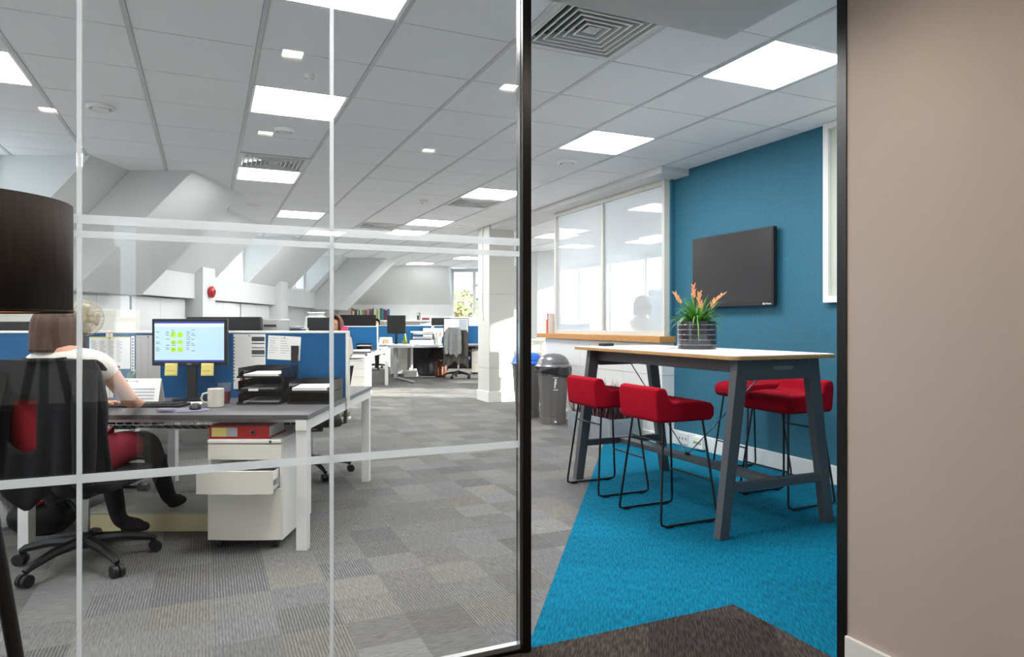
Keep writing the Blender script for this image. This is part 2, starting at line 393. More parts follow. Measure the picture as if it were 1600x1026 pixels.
# glass wall
gw = sthing('wall_glass', 'frameless glass partition with frosted stripes', True)
joints = [-3.0, -2.523, -1.796, -1.069, -.342, .385, 1.082]
seal = glass_mat('joint_seal', (.9, .92, .9), film=.55, f0=.04)
for a, b in zip(joints[:-1], joints[1:]):
    B(a + .0065, b - .0065, 2.349, 2.361, .03, 2.49).build('pane', pane_m, gw)
for a in joints[1:-1]: B(a - .0065, a + .0065, 2.348, 2.362, .02, 2.49).build('joint', seal, gw)
for z0, z1 in ((1.533, 1.560), (1.492, 1.512), (.771, .797)):
    B(-3.0, 1.08, 2.3455, 2.3475, z0, z1).build('frosted_stripe', film_m, gw)
B(1.084, 1.120, 2.325, 2.385, 0, 2.49).build('end_post', dark_frame, gw, bev=.002)['label'] = 'black end post'
B(1.0815, 1.0845, 2.345, 2.365, .02, 2.49).build('edge_strip', chrome, gw)
B(-3.0, 1.084, 2.335, 2.372, 0, .012).build('floor_track', black_m, gw)
B(-3.0, 1.082, 2.341, 2.369, .012, .03).build('floor_channel', mat('channel_alu', '#b9bbbd', .3, .6), gw)

# ------------------------------------------------------------------ blue wall side
struct('wall_right', B(4.423, 4.52, .8, 5.78, 0, 2.86).box(4.372, 4.423, 5.757, 5.784, 1.106, 2.724), blue_paint, True, 'blue papered wall')
struct('baseboard_right', B(4.405, 4.423, .9, 5.78, 0, .145), white, True, bev=.004)
struct('wall_near_side', B(2.2, 4.52, .8, .9, 0, 2.86), plaster, True)
hw = struct('wall_low', B(4.285, 4.46, 5.79, 8.40, 0, 1.04), mat('panel_joint', '#9b9b99', .8), True, 'low white panelled wall under the glazed screen')
pan = mat('painted_panel', '#e3e3e1', 0.6)
for z0, z1 in ((.0, .70), (.704, 1.04)):
    for y0, y1 in ((5.775, 6.50), (6.504, 7.45), (7.454, 8.41)):
        B(4.27, 4.285, y0, y1, z0, z1).build('panel', pan, hw)
    B(4.285, 4.423, 5.775, 5.79, z0, z1).build('panel', pan, hw)
struct('baseboard_low_wall', B(4.255, 4.27, 5.77, 8.42, 0, .11), white, True, bev=.004)
struct('trim_2', B(4.225, 4.47, 5.755, 8.60, 1.04, 1.105), oak, True, 'oak sill board on the low wall', bev=.004)
struct('trim_3', B(4.09, 4.52, 5.54, 10.0, 2.725, 2.86), plaster, True, 'white boxed bulkhead above the glazed screen', bev=.01)
fr_m = mat('screen_frame', '#d8d6cd', 0.45)
ws = sthing('window_2', 'glazed screen of two bright panes above the oak sill', True)
Y0, Ym, Y1, z0, z1 = 5.785, 7.016, 8.23, 1.105, 2.725
f = MB()
for a in ((Y0, Y0 + .045, z0, z1), (Y1 - .045, Y1, z0, z1), (Y0 + .045, Y1 - .045, z0, z0 + .05), (Y0 + .045, Y1 - .045, z1 - .05, z1)): f.box(4.305, 4.375, *a)
f.build('frame', fr_m, ws, bev=.003)
B(4.315, 4.365, Ym - .02, Ym + .02, z0 + .05, z1 - .05).build('mullion', fr_m, ws)
for a, b in ((Y0 + .045, Ym - .02), (Ym + .02, Y1 - .045)): B(4.337, 4.343, a, b, z0 + .05, z1 - .05).build('pane', film_glass, ws)
wv = sthing('window_3', 'tall white framed window with a closed pale blind on the blue wall', True)
f = MB()
for a in ((3.815, 3.864, 1.40, 2.787), (2.6, 2.65, 1.40, 2.787), (2.65, 3.815, 1.40, 1.45), (2.65, 3.815, 2.74, 2.787)): f.box(4.375, 4.423, *a)
f.build('frame', white, wv, bev=.003); B(4.402, 4.412, 2.65, 3.815, 1.45, 2.74).build('blind', mat('pale_blind', '#c3c9bd', .8), wv)

# column
pan_c = mat('column_panel', '#d0cfc9', 0.6)
cm = struct('wall_column', B(4.07, 4.475, 9.965, 10.42, 0, 2.86), mat('panel_joint', '#9b9b99', .8), True, 'white panelled square column')
for za, zb in ((0, .53), (.535, 1.70), (1.705, 2.79)):
    B(4.055, 4.07, 9.95, 10.43, za, zb).build('panel', pan_c, cm); B(4.07, 4.48, 9.95, 9.965, za, zb).build('panel', pan_c, cm)
bb = MB().box(4.035, 4.055, 9.93, 10.44, 0, .16).box(4.055, 4.49, 9.93, 9.95, 0, .16)
struct('baseboard_column', bb, white, True)
t = gthing('light_switch', 'small white switch with conduit on the side of the white column', 'switch', 4.055, 10.22)
B(-.012, 0, -.04, .04, 1.28, 1.42).build('plate', mat('switch_white', '#d4d4d0', .4), t, bev=.004); B(-.012, 0, -.012, .012, 1.42, 2.79).build('conduit', mat('conduit', '#c4c2bb', .5), t)

# right-hand room behind the screen
struct('wall_partition', B(4.46, 9.0, 5.62, 5.72, 0, 2.86), plaster, True)
ew = MB().box(9.0, 9.12, .8, 17.4, 0, .75).box(9.0, 9.12, .8, 17.4, 2.70, 2.86)
struct('wall_outer_right', ew, plaster, True)
wo = sthing('window_4', 'row of tall outside windows beyond the glazed screen', True)
for k in range(12):
    y = .8 + k * 1.5
    B(9.02, 9.10, y - .04, y + .04, .75, 2.70).build('mullion', white, wo)
    if k < 11: B(9.055, 9.06, y + .04, y + 1.46, .75, 2.70).build('pane', pane_m, wo)
struct('wall_pillar_right', B(6.5, 6.95, 13.2, 13.65, 0, 2.86), plaster, True, 'white pillar seen beside the glazed screen')

# ------------------------------------------------------------------ left wing: knee wall, sloping roof, dormers
struct('wall_left', B(-5.15, -5.0, 1.5, 19.55, 0, 1.60), plaster)
struct('trim_4', B(-5.15, -4.67, 1.5, 19.4, 1.605, 1.965), plaster, label='white boxed ledge below the sloping roof')
SL = [(-3.88, 0, 2.86 + 0), (-3.88, 0, 2.795), (-4.67, 0, 1.967), (-4.88, 0, 1.967), (-4.88, 0, 2.86)]
for y0, y1 in ((1.5, 4.7), (6.30, 10.81), (12.13, 14.40), (15.70, 19.55)):
    struct('wall_roof_slope', MB().prism([(a, y0, c) for a, _, c in SL], (0, y1 - y0, 0)), plaster)
for dx, y0, y1 in ((0, 6.93, 8.19), (.28, 16.2, 17.3)):
    q = [(-3.23 + dx, 2.86), (-3.23 + dx, 2.795), (-4.45 + dx, 1.575), (-4.68, 1.575), (-4.68, 1.95), (-3.87, 2.80), (-3.87, 2.86)]
    struct('wall_roof_beam', MB().prism([(a, y0, c) for a, c in q], (0, y1 - y0, 0)), plaster)
def dormer(n, y0, y1, lab):
    w = sthing('window_%d' % n, lab); f = MB(); z0, z1 = 1.967, 2.80; m = (y0 + y1) / 2
    for a in ((y0, y0 + .06, z0, z1), (y1 - .06, y1, z0, z1), (y0 + .06, y1 - .06, z0, z0 + .06), (y0 + .06, y1 - .06, z1 - .06, z1), (m - .04, m + .04, z0 + .06, z1 - .06)): f.box(-4.84, -4.77, *a)
    f.build('frame', white, w, bev=.004)
    for a, b in ((y0 + .06, m - .04), (m + .04, y1 - .06)):
        B(-4.81, -4.80, a, b, z0 + .06, z1 - .06).build('pane', pane_m, w)
dormer(5, 4.70, 6.30, 'dormer window behind the dark lampshade'); dormer(6, 10.81, 12.13, 'dormer window above the ledge right of the red alarm sounder'); dormer(7, 14.40, 15.70, 'farther small dormer window near the glass joint')
for y in (6.62, 10.05, 13.45, 17.0): struct('wall_pillar', B(-5.0, -4.55, y, y + .42, 0, 2.07), plaster)
# far end
EL = [(18.4, 2.86), (18.4, 2.795), (19.40, 1.77), (19.58, 1.77), (19.58, 2.86)]
for x0, x1 in ((-5.15, -1.72), (-.30, 1.2)):
    struct('wall_end_slope', MB().prism([(x0, a, c) for a, c in EL], (x1 - x0, 0, 0)), plaster)
eb = MB().box(-5.15, -1.72, 19.40, 19.58, 0, 1.772).box(-1.72, -.30, 19.40, 19.58, 0, 1.35).box(-.30, 8.6, 19.40, 19.58, 0, 1.772).box(1.2, 8.6, 19.40, 19.58, 1.772, 2.86)
struct('wall_end', eb, plaster)
w = sthing('window_8', 'tall far window with trees outside'); f = MB(); x0, x1, z0, z1 = -1.72, -.30, 1.35, 2.80
for a in ((x0, x0 + .07, z0, z1), (x1 - .07, x1, z0, z1), (-1.12, -1.03, z0, z1)): f.box(a[0], a[1], 19.44, 19.52, a[2], a[3])
for a in ((x0 + .07, -1.12, z0, z0 + .07), (x0 + .07, -1.12, z1 - .1, z1), (-1.03, x1 - .07, z0, z0 + .07), (-1.03, x1 - .07, z1 - .1, z1), (-1.03, x1 - .07, 2.28, 2.36)): f.box(a[0], a[1], 19.44, 19.52, a[2], a[3])
f.build('frame', white, w)
for a in ((x0 + .07, -1.12, z0 + .07, z1 - .1), (-1.03, x1 - .07, z0 + .07, 2.28), (-1.03, x1 - .07, 2.36, z1 - .1)): B(a[0], a[1], 19.475, 19.485, a[2], a[3]).build('pane', pane_m, w)

# ------------------------------------------------------------------ ceiling grid
TS, TX, TY, ZC = .6386, .266, 2.81, 2.791
cp = clip([(-4.88, -5), (13, -5), (13, 19.6), (-4.88, 19.6)], (CA, SA), 9.12)
ceiling = struct('ceiling', MB().prism([(a, b, 2.86) for a, b in cp], (0, 0, .1)), void_m)
lights = {(4, 0): 'bright square light panel nearest the black right post', (0, 0): 'bright square light panel cut by the top of the picture', (4, 3): 'bright square light panel right of the black end post, left of the glazed bulkhead',
          (0, 3): 'bright square light panel left of the second glass joint', (-4, 0): 'square light panel above the left desks nearest the glass wall', (-3, 3): 'bright square light panel at the left picture edge', (0, 7): 'bright square light panel touching the louvred vent by the roof beam',  # the panel over the left desks is an added, unseen light
          (1, 11): 'bright square light panel below the left louvred vent and detector', (4, 7): 'bright square light panel beside the vent next to the black end post', (4, 11): 'bright square light panel over the upper frosted stripe, fourth of its row',
          (4, 13): 'thin looking light panel touching the upper frosted stripe', (2, 14): 'thin looking light panel crossed by the second glass joint', (7, 22): 'farthest left light panel above the back wall', (8, 19): 'far light panel left of the white column',
          (8, 12): 'light panel seen between end post and glazed screen', (11, 6): 'light panel seen high through the right screen pane', (11, 9): 'light panel seen through the glazed screen mullion', (11, 12): 'light panel seen through the left screen pane', (12, 4): 'light panel of the right room behind the blue wall'}
vents = {(2, 0): 'large square louvred ceiling vent beside the black end post', (0, 6): 'square louvred vent above the light panel near the roof beam', (4, 8): 'square louvred vent beside the light panel left of the end post', (3, 12): 'small far louvred vent above the frosted stripes'}
def cell(c, r): return TX + TS * c, TY + TS * r
def vis(X, Y, z=2.79, m=130):
    x, y = W(X, Y)
    if y < 1: return False
    u = 800 + 1067 * x / y; v = 505 - 1067 * (z - 1.24) / y
    return -m < u < 1600 + m and -m - 40 < v
tiles = []
for c in range(-9, 15):
    for r in range(-4, 27):
        if (c, r) in lights or (c, r) in vents: continue
        X, Y = cell(c, r); X += TS / 2; Y += TS / 2; x, y = W(X, Y)
        if x < -4.9 or y > 19.3 or X > 8.9 or Y < .6: continue
        if X < 2.0 and Y < 2.0: continue
        if 4.1 < X < 4.5 and Y < 8: pass
        tiles.append((y + (0 if vis(X, Y) and X < 4.6 else 100), X, Y))
tiles.sort()
tb = MB().box(-TS / 2 + .0145, TS / 2 - .0145, -TS / 2 + .0045, TS / 2 - .0045, 0, .016).mesh('ceiling_tile'); tb.materials.append(ceil_m)
ft = MB()
for k, (d, X, Y) in enumerate(tiles):
    if k < 290 and d < 90:
        o = link('ceiling_tile', tb, ceil_m, ceiling, loc=(*W(X, Y), ZC)); o.rotation_euler = (0, 0, A)
    else: ft.box(X - TS / 2 + .0145, X + TS / 2 - .0145, Y - TS / 2 + .0045, Y + TS / 2 - .0045, ZC, ZC + .016)
o = ft.build('ceiling_tile', ceil_m, ceiling); o.rotation_euler = (0, 0, A); o['kind'] = 'stuff'
for c in range(-9, 15):
    X = TX + TS * c
    ya = 0.7 if X > 2.0 else 2.37; yb = 19.0
    while ya < yb and W(X, ya)[0] > 99: ya += .2
    while yb > ya and (W(X, yb)[1] > 19.3 or W(X, yb)[0] < -4.8): yb -= .2
    if yb - ya < .5: continue
    o = B(X - .012, X + .012, ya, yb, ZC - .004, ZC + .016).build('ceiling_rail', rail_m, ceiling); o.rotation_euler = (0, 0, A)
panel_m = mat('light_diffuser', '#ffffff', 0.5, emit=PANEL_E)
for (c, r), lab in lights.items():
    X, Y = cell(c, r); t = gthing('ceiling_light', lab, 'ceiling light', X + TS / 2, Y + TS / 2, ZC, 0, 'square light panels in the grid ceiling')
    h = TS / 2; f = MB()
    for a in ((-h + .012, -h + .03, -h + .004, h - .004), (h - .03, h - .012, -h + .004, h - .004), (-h + .03, h - .03, -h + .004, -h + .022), (-h + .03, h - .03, h - .022, h - .004)): f.box(*a, -.002, .02)
    f.build('frame', white_metal, t); B(-h + .03, h - .03, -h + .022, h - .022, .006, .012).build('diffuser', panel_m, t)
vent_m = mat('vent_aluminium', '#d5d5d2', 0.4, 0.1)
for (c, r), lab in vents.items():
    X, Y = cell(c, r); t = gthing('ceiling_vent', lab, 'vent', X + TS / 2, Y + TS / 2, ZC, 0, 'square louvred ceiling vents')
    h = TS / 2 - .012
    def sq(a, za, b, zb):
        m = MB(); pa = [(-a, -a, za), (a, -a, za), (a, a, za), (-a, a, za)]; pb = [(-b, -b, zb), (b, -b, zb), (b, b, zb), (-b, b, zb)]
        m.add(pa + pb, [(i, (i + 1) % 4, 4 + (i + 1) % 4, 4 + i) for i in range(4)]); return m
    f = MB()
    for a in ((-h, -h + .03, -h, h), (h - .03, h, -h, h), (-h + .03, h - .03, -h, -h + .03), (-h + .03, h - .03, h - .03, h)): f.box(*a, -.006, .012)
    f.build('frame', vent_m, t)
    for k in range(6):
        a = h - .036 - k * .040
        l = sq(a, -.004, a - .022, .034).build('louvre', vent_m, t, solid=.002)
        q = MB()
        for b in ((-a - .003, -a + .004, -a - .003, a + .003), (a - .004, a + .003, -a - .003, a + .003), (-a + .004, a - .004, -a - .003, -a + .004), (-a + .004, a - .004, a - .004, a + .003)): q.box(*b, -.009, -.004)
        q.build('lip', white_metal, l)
    m = MB().add([(-.04, -.04, .0), (.04, -.04, 0), (.04, .04, 0), (-.04, .04, 0), (0, 0, -.02)], [(0, 1, 4), (1, 2, 4), (2, 3, 4), (3, 0, 4), (3, 2, 1, 0)]); m.f = [f[::-1] for f in m.f]; m.build('centre', vent_m, t)
rd = {(-1.5, 4.46): ('round white ceiling diffuser near the first glass joint', .09), (4.52, 4.61): ('round white ceiling diffuser left of the screen bulkhead', .09), (.46, 10.39): ('round white ceiling diffuser beside the roof beam tip', .085),
      (.47, 4.57): ('round white ceiling speaker beside a warm square reflection', .075), (5.37, 11.69): ('round white ceiling diffuser near the column top', .085), (.5, 2.5): ('small round sprinkler plate above the light panel', .03)}
for (c, r), (lab, rad) in rd.items():
    X, Y = cell(c, r); t = gthing('ceiling_diffuser', lab, 'diffuser', X, Y, ZC - .001, 0)
    MB().lathe([(rad * 1.08, 0), (rad * 1.05, -.012), (rad * .86, -.024), (rad * .80, -.020), (rad * .80, -.002)], 32).build('rim', white_metal, t, True); MB().lathe([(rad * .8, -.003), (rad * .6, -.004)], 28, caps=False).build('gap', void_m, t)
    MB().lathe([(rad * .5, -.002), (rad * .64, -.018), (rad * .6, -.026), (rad * .2, -.03), (.002, -.03)], 24).build('disc', white, t, True)
X, Y = cell(3.5, 8.63); t = gthing('smoke_detector', 'cream dome smoke detector in the middle of the ceiling', 'smoke detector', X, Y, ZC)
MB().lathe([(.055, 0), (.055, -.014), (.048, -.02)], 24).build('base', cream_metal, t, True); MB().lathe([(.036, -.02), (.034, -.045), (.02, -.055), (.002, -.056)], 20).build('dome', cream_metal, t, True)

# ------------------------------------------------------------------ bar table
def rrect(x0, x1, y0, y1, r, z, n=5):
    P = []
    for cx, cy, a0 in ((x1 - r, y1 - r, 0), (x0 + r, y1 - r, PI / 2), (x0 + r, y0 + r, PI), (x1 - r, y0 + r, 1.5 * PI)):
        for i in range(n + 1): t = a0 + PI / 2 * i / n; P.append((cx + r * math.cos(t), cy + r * math.sin(t), z))
    return P
t = gthing('bar_table', 'tall grey framed bar table with a pale ply edged top on the blue carpet', 'table', 3.125, 3.93)
MB().prism(rrect(-.405, .405, -.93, .95, .05, 1.03), (0, 0, .021)).build('tabletop', ply, t, bev=.002)
MB().prism(rrect(-.402, .402, -.927, .947, .048, 1.051), (0, 0, .004)).build('laminate', lam_white, t)
for sy in (-1, 1):
    y = .83 * sy
    for sx in (-1, 1):
        m = MB(); b0, b1 = Vector((.42 * sx, y, 0)), Vector((.275 * sx, y, 1.03))
        w0, w1, d = .034, .045, .028
        vs = [(b.x + a * w, y + c * d, b.z) for b, w in ((b0, w0), (b1, w1)) for a, c in ((-1, -1), (1, -1), (1, 1), (-1, 1))]
        m.add(vs, [(3, 2, 1, 0), (4, 5, 6, 7), (0, 1, 5, 4), (1, 2, 6, 5), (2, 3, 7, 6), (3, 0, 4, 7)]); m.build('leg', grey_paint, t, bev=.004)
    q = MB().prism([(-.255, y - .026, 1.03), (.255, y - .026, 1.03), (.262, y - .026, .925), (.225, y - .026, .905), (-.225, y - .026, .905), (-.262, y - .026, .925)], (0, .052, 0))
    e = q.build('end_apron', grey_paint, t, bev=.004)
    s = MB().prism([(x, y + .029 * sy * (1 if sy > 0 else 1) - (.004 if sy > 0 else -.0), z) for x, z in [(.03 + .055 * math.cos(k) + (.03 if math.cos(k) > 0 else -.03), .975 + .012 * math.sin(k)) for k in [2 * PI * i / 16 + .01 for i in range(16)]]], (0, .003, 0))
    s.build('grip_slot', mat('slot_grey', '#7d838a', .4), e)
    B(-.375, .375, y - .024, y + .024, .262, .312).build('cross_rail', grey_paint, t, bev=.004)
for sx in (-1, 1): B(.235 * sx - .02, .235 * sx + .02, -.80, .80, .945, 1.03).build('side_apron', grey_paint, t, bev=.003)
B(-.045, .045, -.81, .81, .268, .306).build('stretcher', grey_paint, t, bev=.003)
MB().cyl((0, 0, .306), (0, 0, .325), .018).build('rod_bracket', black_pl, t)
for sy in (-1, 1): MB().cyl((0, .01 * sy, .315), (0, .78 * sy, .98), .0045, n=8).build('tension_rod', chrome, t, True)

# ------------------------------------------------------------------ stools
def make_stool(label):
    t = gthing('bar_stool', label, 'stool', 0, 0, 0, 0, 'red bar stools around the bar table')
    pr = [(-.205, .632), (.185, .632), (.213, .655), (.216, .705), (.195, .738), (.13, .752), (.0, .758), (-.10, .757), (-.128, .772), (-.145, .815), (-.158, .84), (-.20, .848), (-.228, .836), (-.236, .80), (-.228, .70), (-.222, .65)]
    s = MB().prism([(x, -.205, z) for x, z in pr], (0, .41, 0)).build('seat', red_fab, t, True, bev=.022, seg=3)
    for k in range(7):
        y = -.15 + .05 * k
        MB().tube([(.2165, y, .706), (.1955, y, .7385), (.13, y, .7525), (0, y, .7585), (-.10, y, .7575), (-.128, y, .7725), (-.145, y, .8155)], .0022, 5).build('seam', mat('seam_red', '#8d0c20', .9), s)
    for sy in (-1, 1):
        pts = [(-.15, .165 * sy, .635), (-.212, .225 * sy, .05), (-.210, .229 * sy, .022), (-.185, .232 * sy, .012), (.185, .232 * sy, .012), (.210, .229 * sy, .022), (.212, .225 * sy, .05), (.15, .165 * sy, .635)]
        MB().tube(pts, .0075, 8).build('sled_leg', black_m, t, True)
        for x in (-.15, .15): B(x - .022, x + .022, .232 * sy - .009, .232 * sy + .009, 0, .010).build('glide', black_pl, t)
    MB().cyl((-.163, -.178, .51), (-.163, .178, .51), .006, n=8).build('back_bar', black_m, t, True)
    MB().cyl((.191, -.20, .25), (.191, .20, .25), .0065, n=8).build('footrest', black_m, t, True)
    return t
st = make_stool('red bar stool with low back nearest the rubbish bins')
st.location = (*W(2.75, 4.40), 0)
copy_thing(st, 'red bar stool with low back in front, nearest the camera, left of table', (*W(2.715, 3.62), 0), A)
copy_thing(st, 'red bar stool on the wall side behind the near table leg', (*W(3.72, 3.60), 0), A + PI)
copy_thing(st, 'red bar stool pushed back against the blue wall', (*W(4.12, 4.36), 0), A + PI - .12)

# ------------------------------------------------------------------ things on and by the blue wall
t = gthing('television', 'black flat television mounted on the blue wall', 'television', 4.40, 4.87, 1.727)
B(-.05, -.008, -.525, .525, -.335, .335).build('casing', black_pl, t, bev=.004)
B(-.052, -.050, -.512, .512, -.310, .324).build('screen', mat('tv_screen', '#2b292b', .25, spec=.5), t)
m = MB()
for i, (w, h) in enumerate(((.016, .016), (.008, .012), (.005, .016), (.005, .016), (.010, .011), (.008, .010), (.009, .010))): m.box(-.0535, -.0515, -.50 + .0135 * (6 - i), -.50 + .0135 * (6 - i) + w * .7, -.326, -.326 + h)
m.build('logo', mat('logo_white', '#ffffff', .5), t); B(-.008, .022, -.15, .15, -.12, .12).build('wall_bracket', black_m, t)
leaf_g = mat('leaf_green', '#4f8d2a', .5, noise=.3, nscale=20); leaf_p = mat('leaf_plum', '#4a1522', .45, noise=.4, nscale=25, dark='#16070b')
def blade(m, base, ang, L, rise, droop, w, n=7):
    c, s = math.cos(ang), math.sin(ang); P = []
    for i in range(n + 1):
        f = i / n; r = L * f; z = rise * f - droop * f * f
        ww = w * (1 - f) ** .6 * (.6 + .8 * f if f < .5 else 1) + .0004
        x, y = base[0] + c * r, base[1] + s * r
        P += [(x - s * ww, y + c * ww, base[2] + z), (x, y, base[2] + z - ww * .35), (x + s * ww, y - c * ww, base[2] + z)]
    fs = []
    for i in range(n):
        for k in (0, 1): a = 3 * i + k; fs.append((a, a + 1, a + 4, a + 3))
    m.add(P, fs)
t = gthing('potted_bromeliad', 'orange flowering plant in a dark banded pot on the bar table', 'potted plant', 3.25, 3.98, 1.055)
pot_m = mat('dark_glazed_pot', '#2d2b30', .2, coat=.5)
MB().lathe([(.136, 0), (.138, .01), (.138, .198), (.132, .2), (.128, .185), (.002, .18)], 40).build('pot', pot_m, t, True)
for k in range(5): MB().lathe([(.1385, 0), (.1405, .002), (.1385, .004)], 40, (0, 0, .03 + k * .036), caps=False).build('band', chrome, t, True)
MB().lathe([(.126, .183), (.06, .19), (.002, .192)], 24).build('soil', mat('soil', '#2a1d14', .95, noise=.3), t)
m = MB()
for k in range(130):
    a = random.random() * 2 * PI; r = random.random() * .07; L = random.uniform(.08, .2)
    blade(m, (r * math.cos(a), r * math.sin(a), .185), a + random.uniform(-.3, .3), L, random.uniform(.12, .34) * (1.1 - L * 1.5), random.uniform(.07, .24) * L / .15, random.uniform(.007, .012))
m.build('leaves', leaf_g, t, True)['kind'] = 'stuff'
fl_m = mat('flower_orange', '#e8604a', .5, noise=.5, nscale=34, dark='#f3cf86')
for (x, y, z, dx, dy, h) in ((-.13, .02, .33, -.05, 0, .07), (-.03, .0, .37, 0, 0, .09), (.04, .03, .345, .01, 0, .06), (.13, -.02, .335, .09, 0, .06), (.09, -.05, .305, .04, 0, .05), (-.03, -.08, .285, -.01, -.01, .045)):
    f = MB().tube([(x * .25, y * .25, .19), (x * .7, y * .7, z - .05), (x, y, z)], .003, 6).build('flower_stem', leaf_g, t)
    m = MB()
    for k in range(11):
        f0 = k / 11; a = k * 2.4
        p = Vector((x + dx * f0, y + dy * f0, z + h * f0)); q = p + Vector((.017 * math.cos(a) + dx * .3, .017 * math.sin(a), .028))
        m.tube([p, (p + q) / 2, q], [.004, .0075 * (1.2 - f0 * .5), .001], 5)
    m.build('flower', fl_m, f, True)
t = gthing('magazine', 'open paper magazine lying flat beside the potted plant', 'magazine', 3.02, 4.22, 1.0551, .5)
B(-.11, .11, -.15, .15, 0, .004).build('cover', paper, t); B(-.10, .0, -.13, .06, .004, .0045).build('print', mat('print_grey', '#9aa3a8', .7), t)
t = gthing('remote_control', 'small black box at the far end of the bar table', 'remote', 2.98, 4.78, 1.0551, .2); B(-.05, .05, -.04, .04, 0, .022).build('case', black_pl, t, bev=.004); B(-.04, .04, -.03, .03, .022, .024).build('keys', mat('key_grey', '#444448', .6), t)
so_m = mat('socket_white', '#e6e5e0', .4)
for Y, lab, kind in ((5.60, 'double wall socket on the skirting behind the bar table', 0), (5.33, 'cream cable box with green terminals on the skirting', 1)):
    t = gthing('wall_socket', lab, 'socket', 4.405, Y, .075)
    B(-.012 if not kind else -.05, 0, -.075, .075, -.055, .055).build('plate', so_m if not kind else cream_metal, t, bev=.004)
    m = MB()
    for k in range(6 if kind else 3): m.box(-.0525 if kind else -.0135, -.05 if kind else -.012, -.055 + k * (.02 if kind else .05), -.045 + k * (.02 if kind else .05), -.01, .015)
    m.build('terminals' if kind else 'pin_holes', mat('terminal', '#6f8a3c', .5) if kind else ink, t)
t = gthing('cable_box', 'small cream cable box on the skirting beside the grey bin', 'cable box', 4.255, 7.68, .0); B(-.06, 0, -.09, .09, .02, .12).build('case', cream_metal, t, bev=.005); B(-.062, -.06, -.06, .06, .05, .09).build('cover', mat('cover_tan', '#b9a98a', .5), t)

# planter trough wrapped in clear plastic
t = gthing('planter_trough', 'grey trough of dark red plants wrapped in clear plastic by the low wall', 'planter', 3.97, 6.42, 0)
m = MB()
for a in ((-.20, -.185, -.45, .45, 0, .25), (.185, .20, -.45, .45, 0, .25), (-.185, .185, -.45, -.435, 0, .25), (-.185, .185, .435, .45, 0, .25), (-.185, .185, -.435, .435, 0, .02)): m.box(*a)
m.build('trough', mat('trough_grey', '#8d9498', .5), t); B(-.185, .185, -.435, .435, .02, .215).build('soil', mat('soil', '#2a1d14', .95), t)
m = MB()
for k in range(260):
    x, y = random.uniform(-.17, .17), random.uniform(-.42, .42); a = random.random() * 2 * PI
    blade(m, (x, y, .21), a, random.uniform(.04, .14), random.uniform(.22, .46), random.uniform(.0, .1), random.uniform(.004, .009), 5)
m.build('leaves', leaf_p, t, True)['kind'] = 'stuff'
def wrap(u, v):
    a = 2 * PI * u; ex = .215 + .012 * math.sin(9 * a) * (1 - v * .3) + .012 * math.sin(23 * a + 5 * v); ey = .465 + .012 * math.sin(13 * a + 3 * v) + .01 * math.sin(29 * a)
    c, s = math.cos(a), math.sin(a); k = 1 / max(abs(c), abs(s)) ** .85
    return (ex * c * k * 1.0, ey * s * k * 1.0, .004 + v * (.235 + .025 * math.sin(7 * a)))
MB().grid(wrap, 120, 8).build('plastic_wrap', glass_mat('clear_plastic', (.97, .98, .99), film=.13, f0=.06), t, True)

# bins
def make_bin(label, X, Y, lid_m, liner):
    t = gthing('rubbish_bin', label, 'bin', X, Y, 0, .3 if liner else .1, 'tall domed rubbish bins')
    bm_ = mat('bin_grey', '#6a6866', .55, noise=.04, nscale=30)
    MB().lathe([(.155, 0), (.16, .005), (.162, .085), (.155, .088), (.157, .10), (.200, .685), (.206, .69), (.206, .71), (.19, .71)], 12).build('body', bm_, t)
    MB().lathe([(.222, .70), (.226, .715), (.215, .725), (.205, .735), (.19, .785), (.15, .83), (.09, .858), (.002, .868)], 32).build('lid', lid_m, t, True)
    fl = MB().grid(lambda u, v: ((.2 - .0) * math.cos(-2.4 + u * 1.9) * (1 - .55 * v) * 1.01, .2 * math.sin(-2.4 + u * 1.9) * (1 - .55 * v) * 1.01, .752 + .088 * math.sin(v * 1.5) + .003), 10, 5)
    fl.build('flap', lid_m, t, True, solid=.004)
    if liner:
        MB().grid(lambda u, v: ((.218 + .012 * math.sin(u * 50) + .008 * math.sin(u * 21 + 4 * v)) * math.cos(2 * PI * u), (.218 + .012 * math.sin(u * 50) + .008 * math.sin(u * 21 + 4 * v)) * math.sin(2 * PI * u),   .715 - v * (.11 + .045 * math.sin(u * 2 * PI + 2.0))), 72, 5).build('bin_liner', mat('liner_black', '#2a2a2d', .3), t, True, solid=.003)
        lg = MB(); 
        for a in ((-.012, .012, .545, .567), (-.016, .004, .49, .54), (.004, .018, .52, .528), (-.018, -.004, .455, .49), (-.03, .03, .43, .438), (-.03, .03, .58, .586)): lg.box(a[0], a[1], -.0, .004, a[2], a[3])
        o = lg.build('tidy_symbol', mat('logo_white', '#ffffff', .5), t); o.location = (-.115, -.155, 0); o.rotation_euler = (.06, 0, -.62)
        o = B(-.015, .015, 0, .004, .03, .05).build('maker_sticker', mat('logo_white', '#ffffff', .5), t); o.location = (-.095, -.137, 0); o.rotation_euler = (0, 0, -.6)
    return t
make_bin('grey rubbish bin with silver domed lid and black liner', 3.93, 7.54, mat('lid_silver', '#7c7d80', .3, .5), True)
make_bin('grey recycling bin with blue domed lid behind the end post', 3.90, 8.22, mat('lid_blue', '#2f6fd6', .4), False)

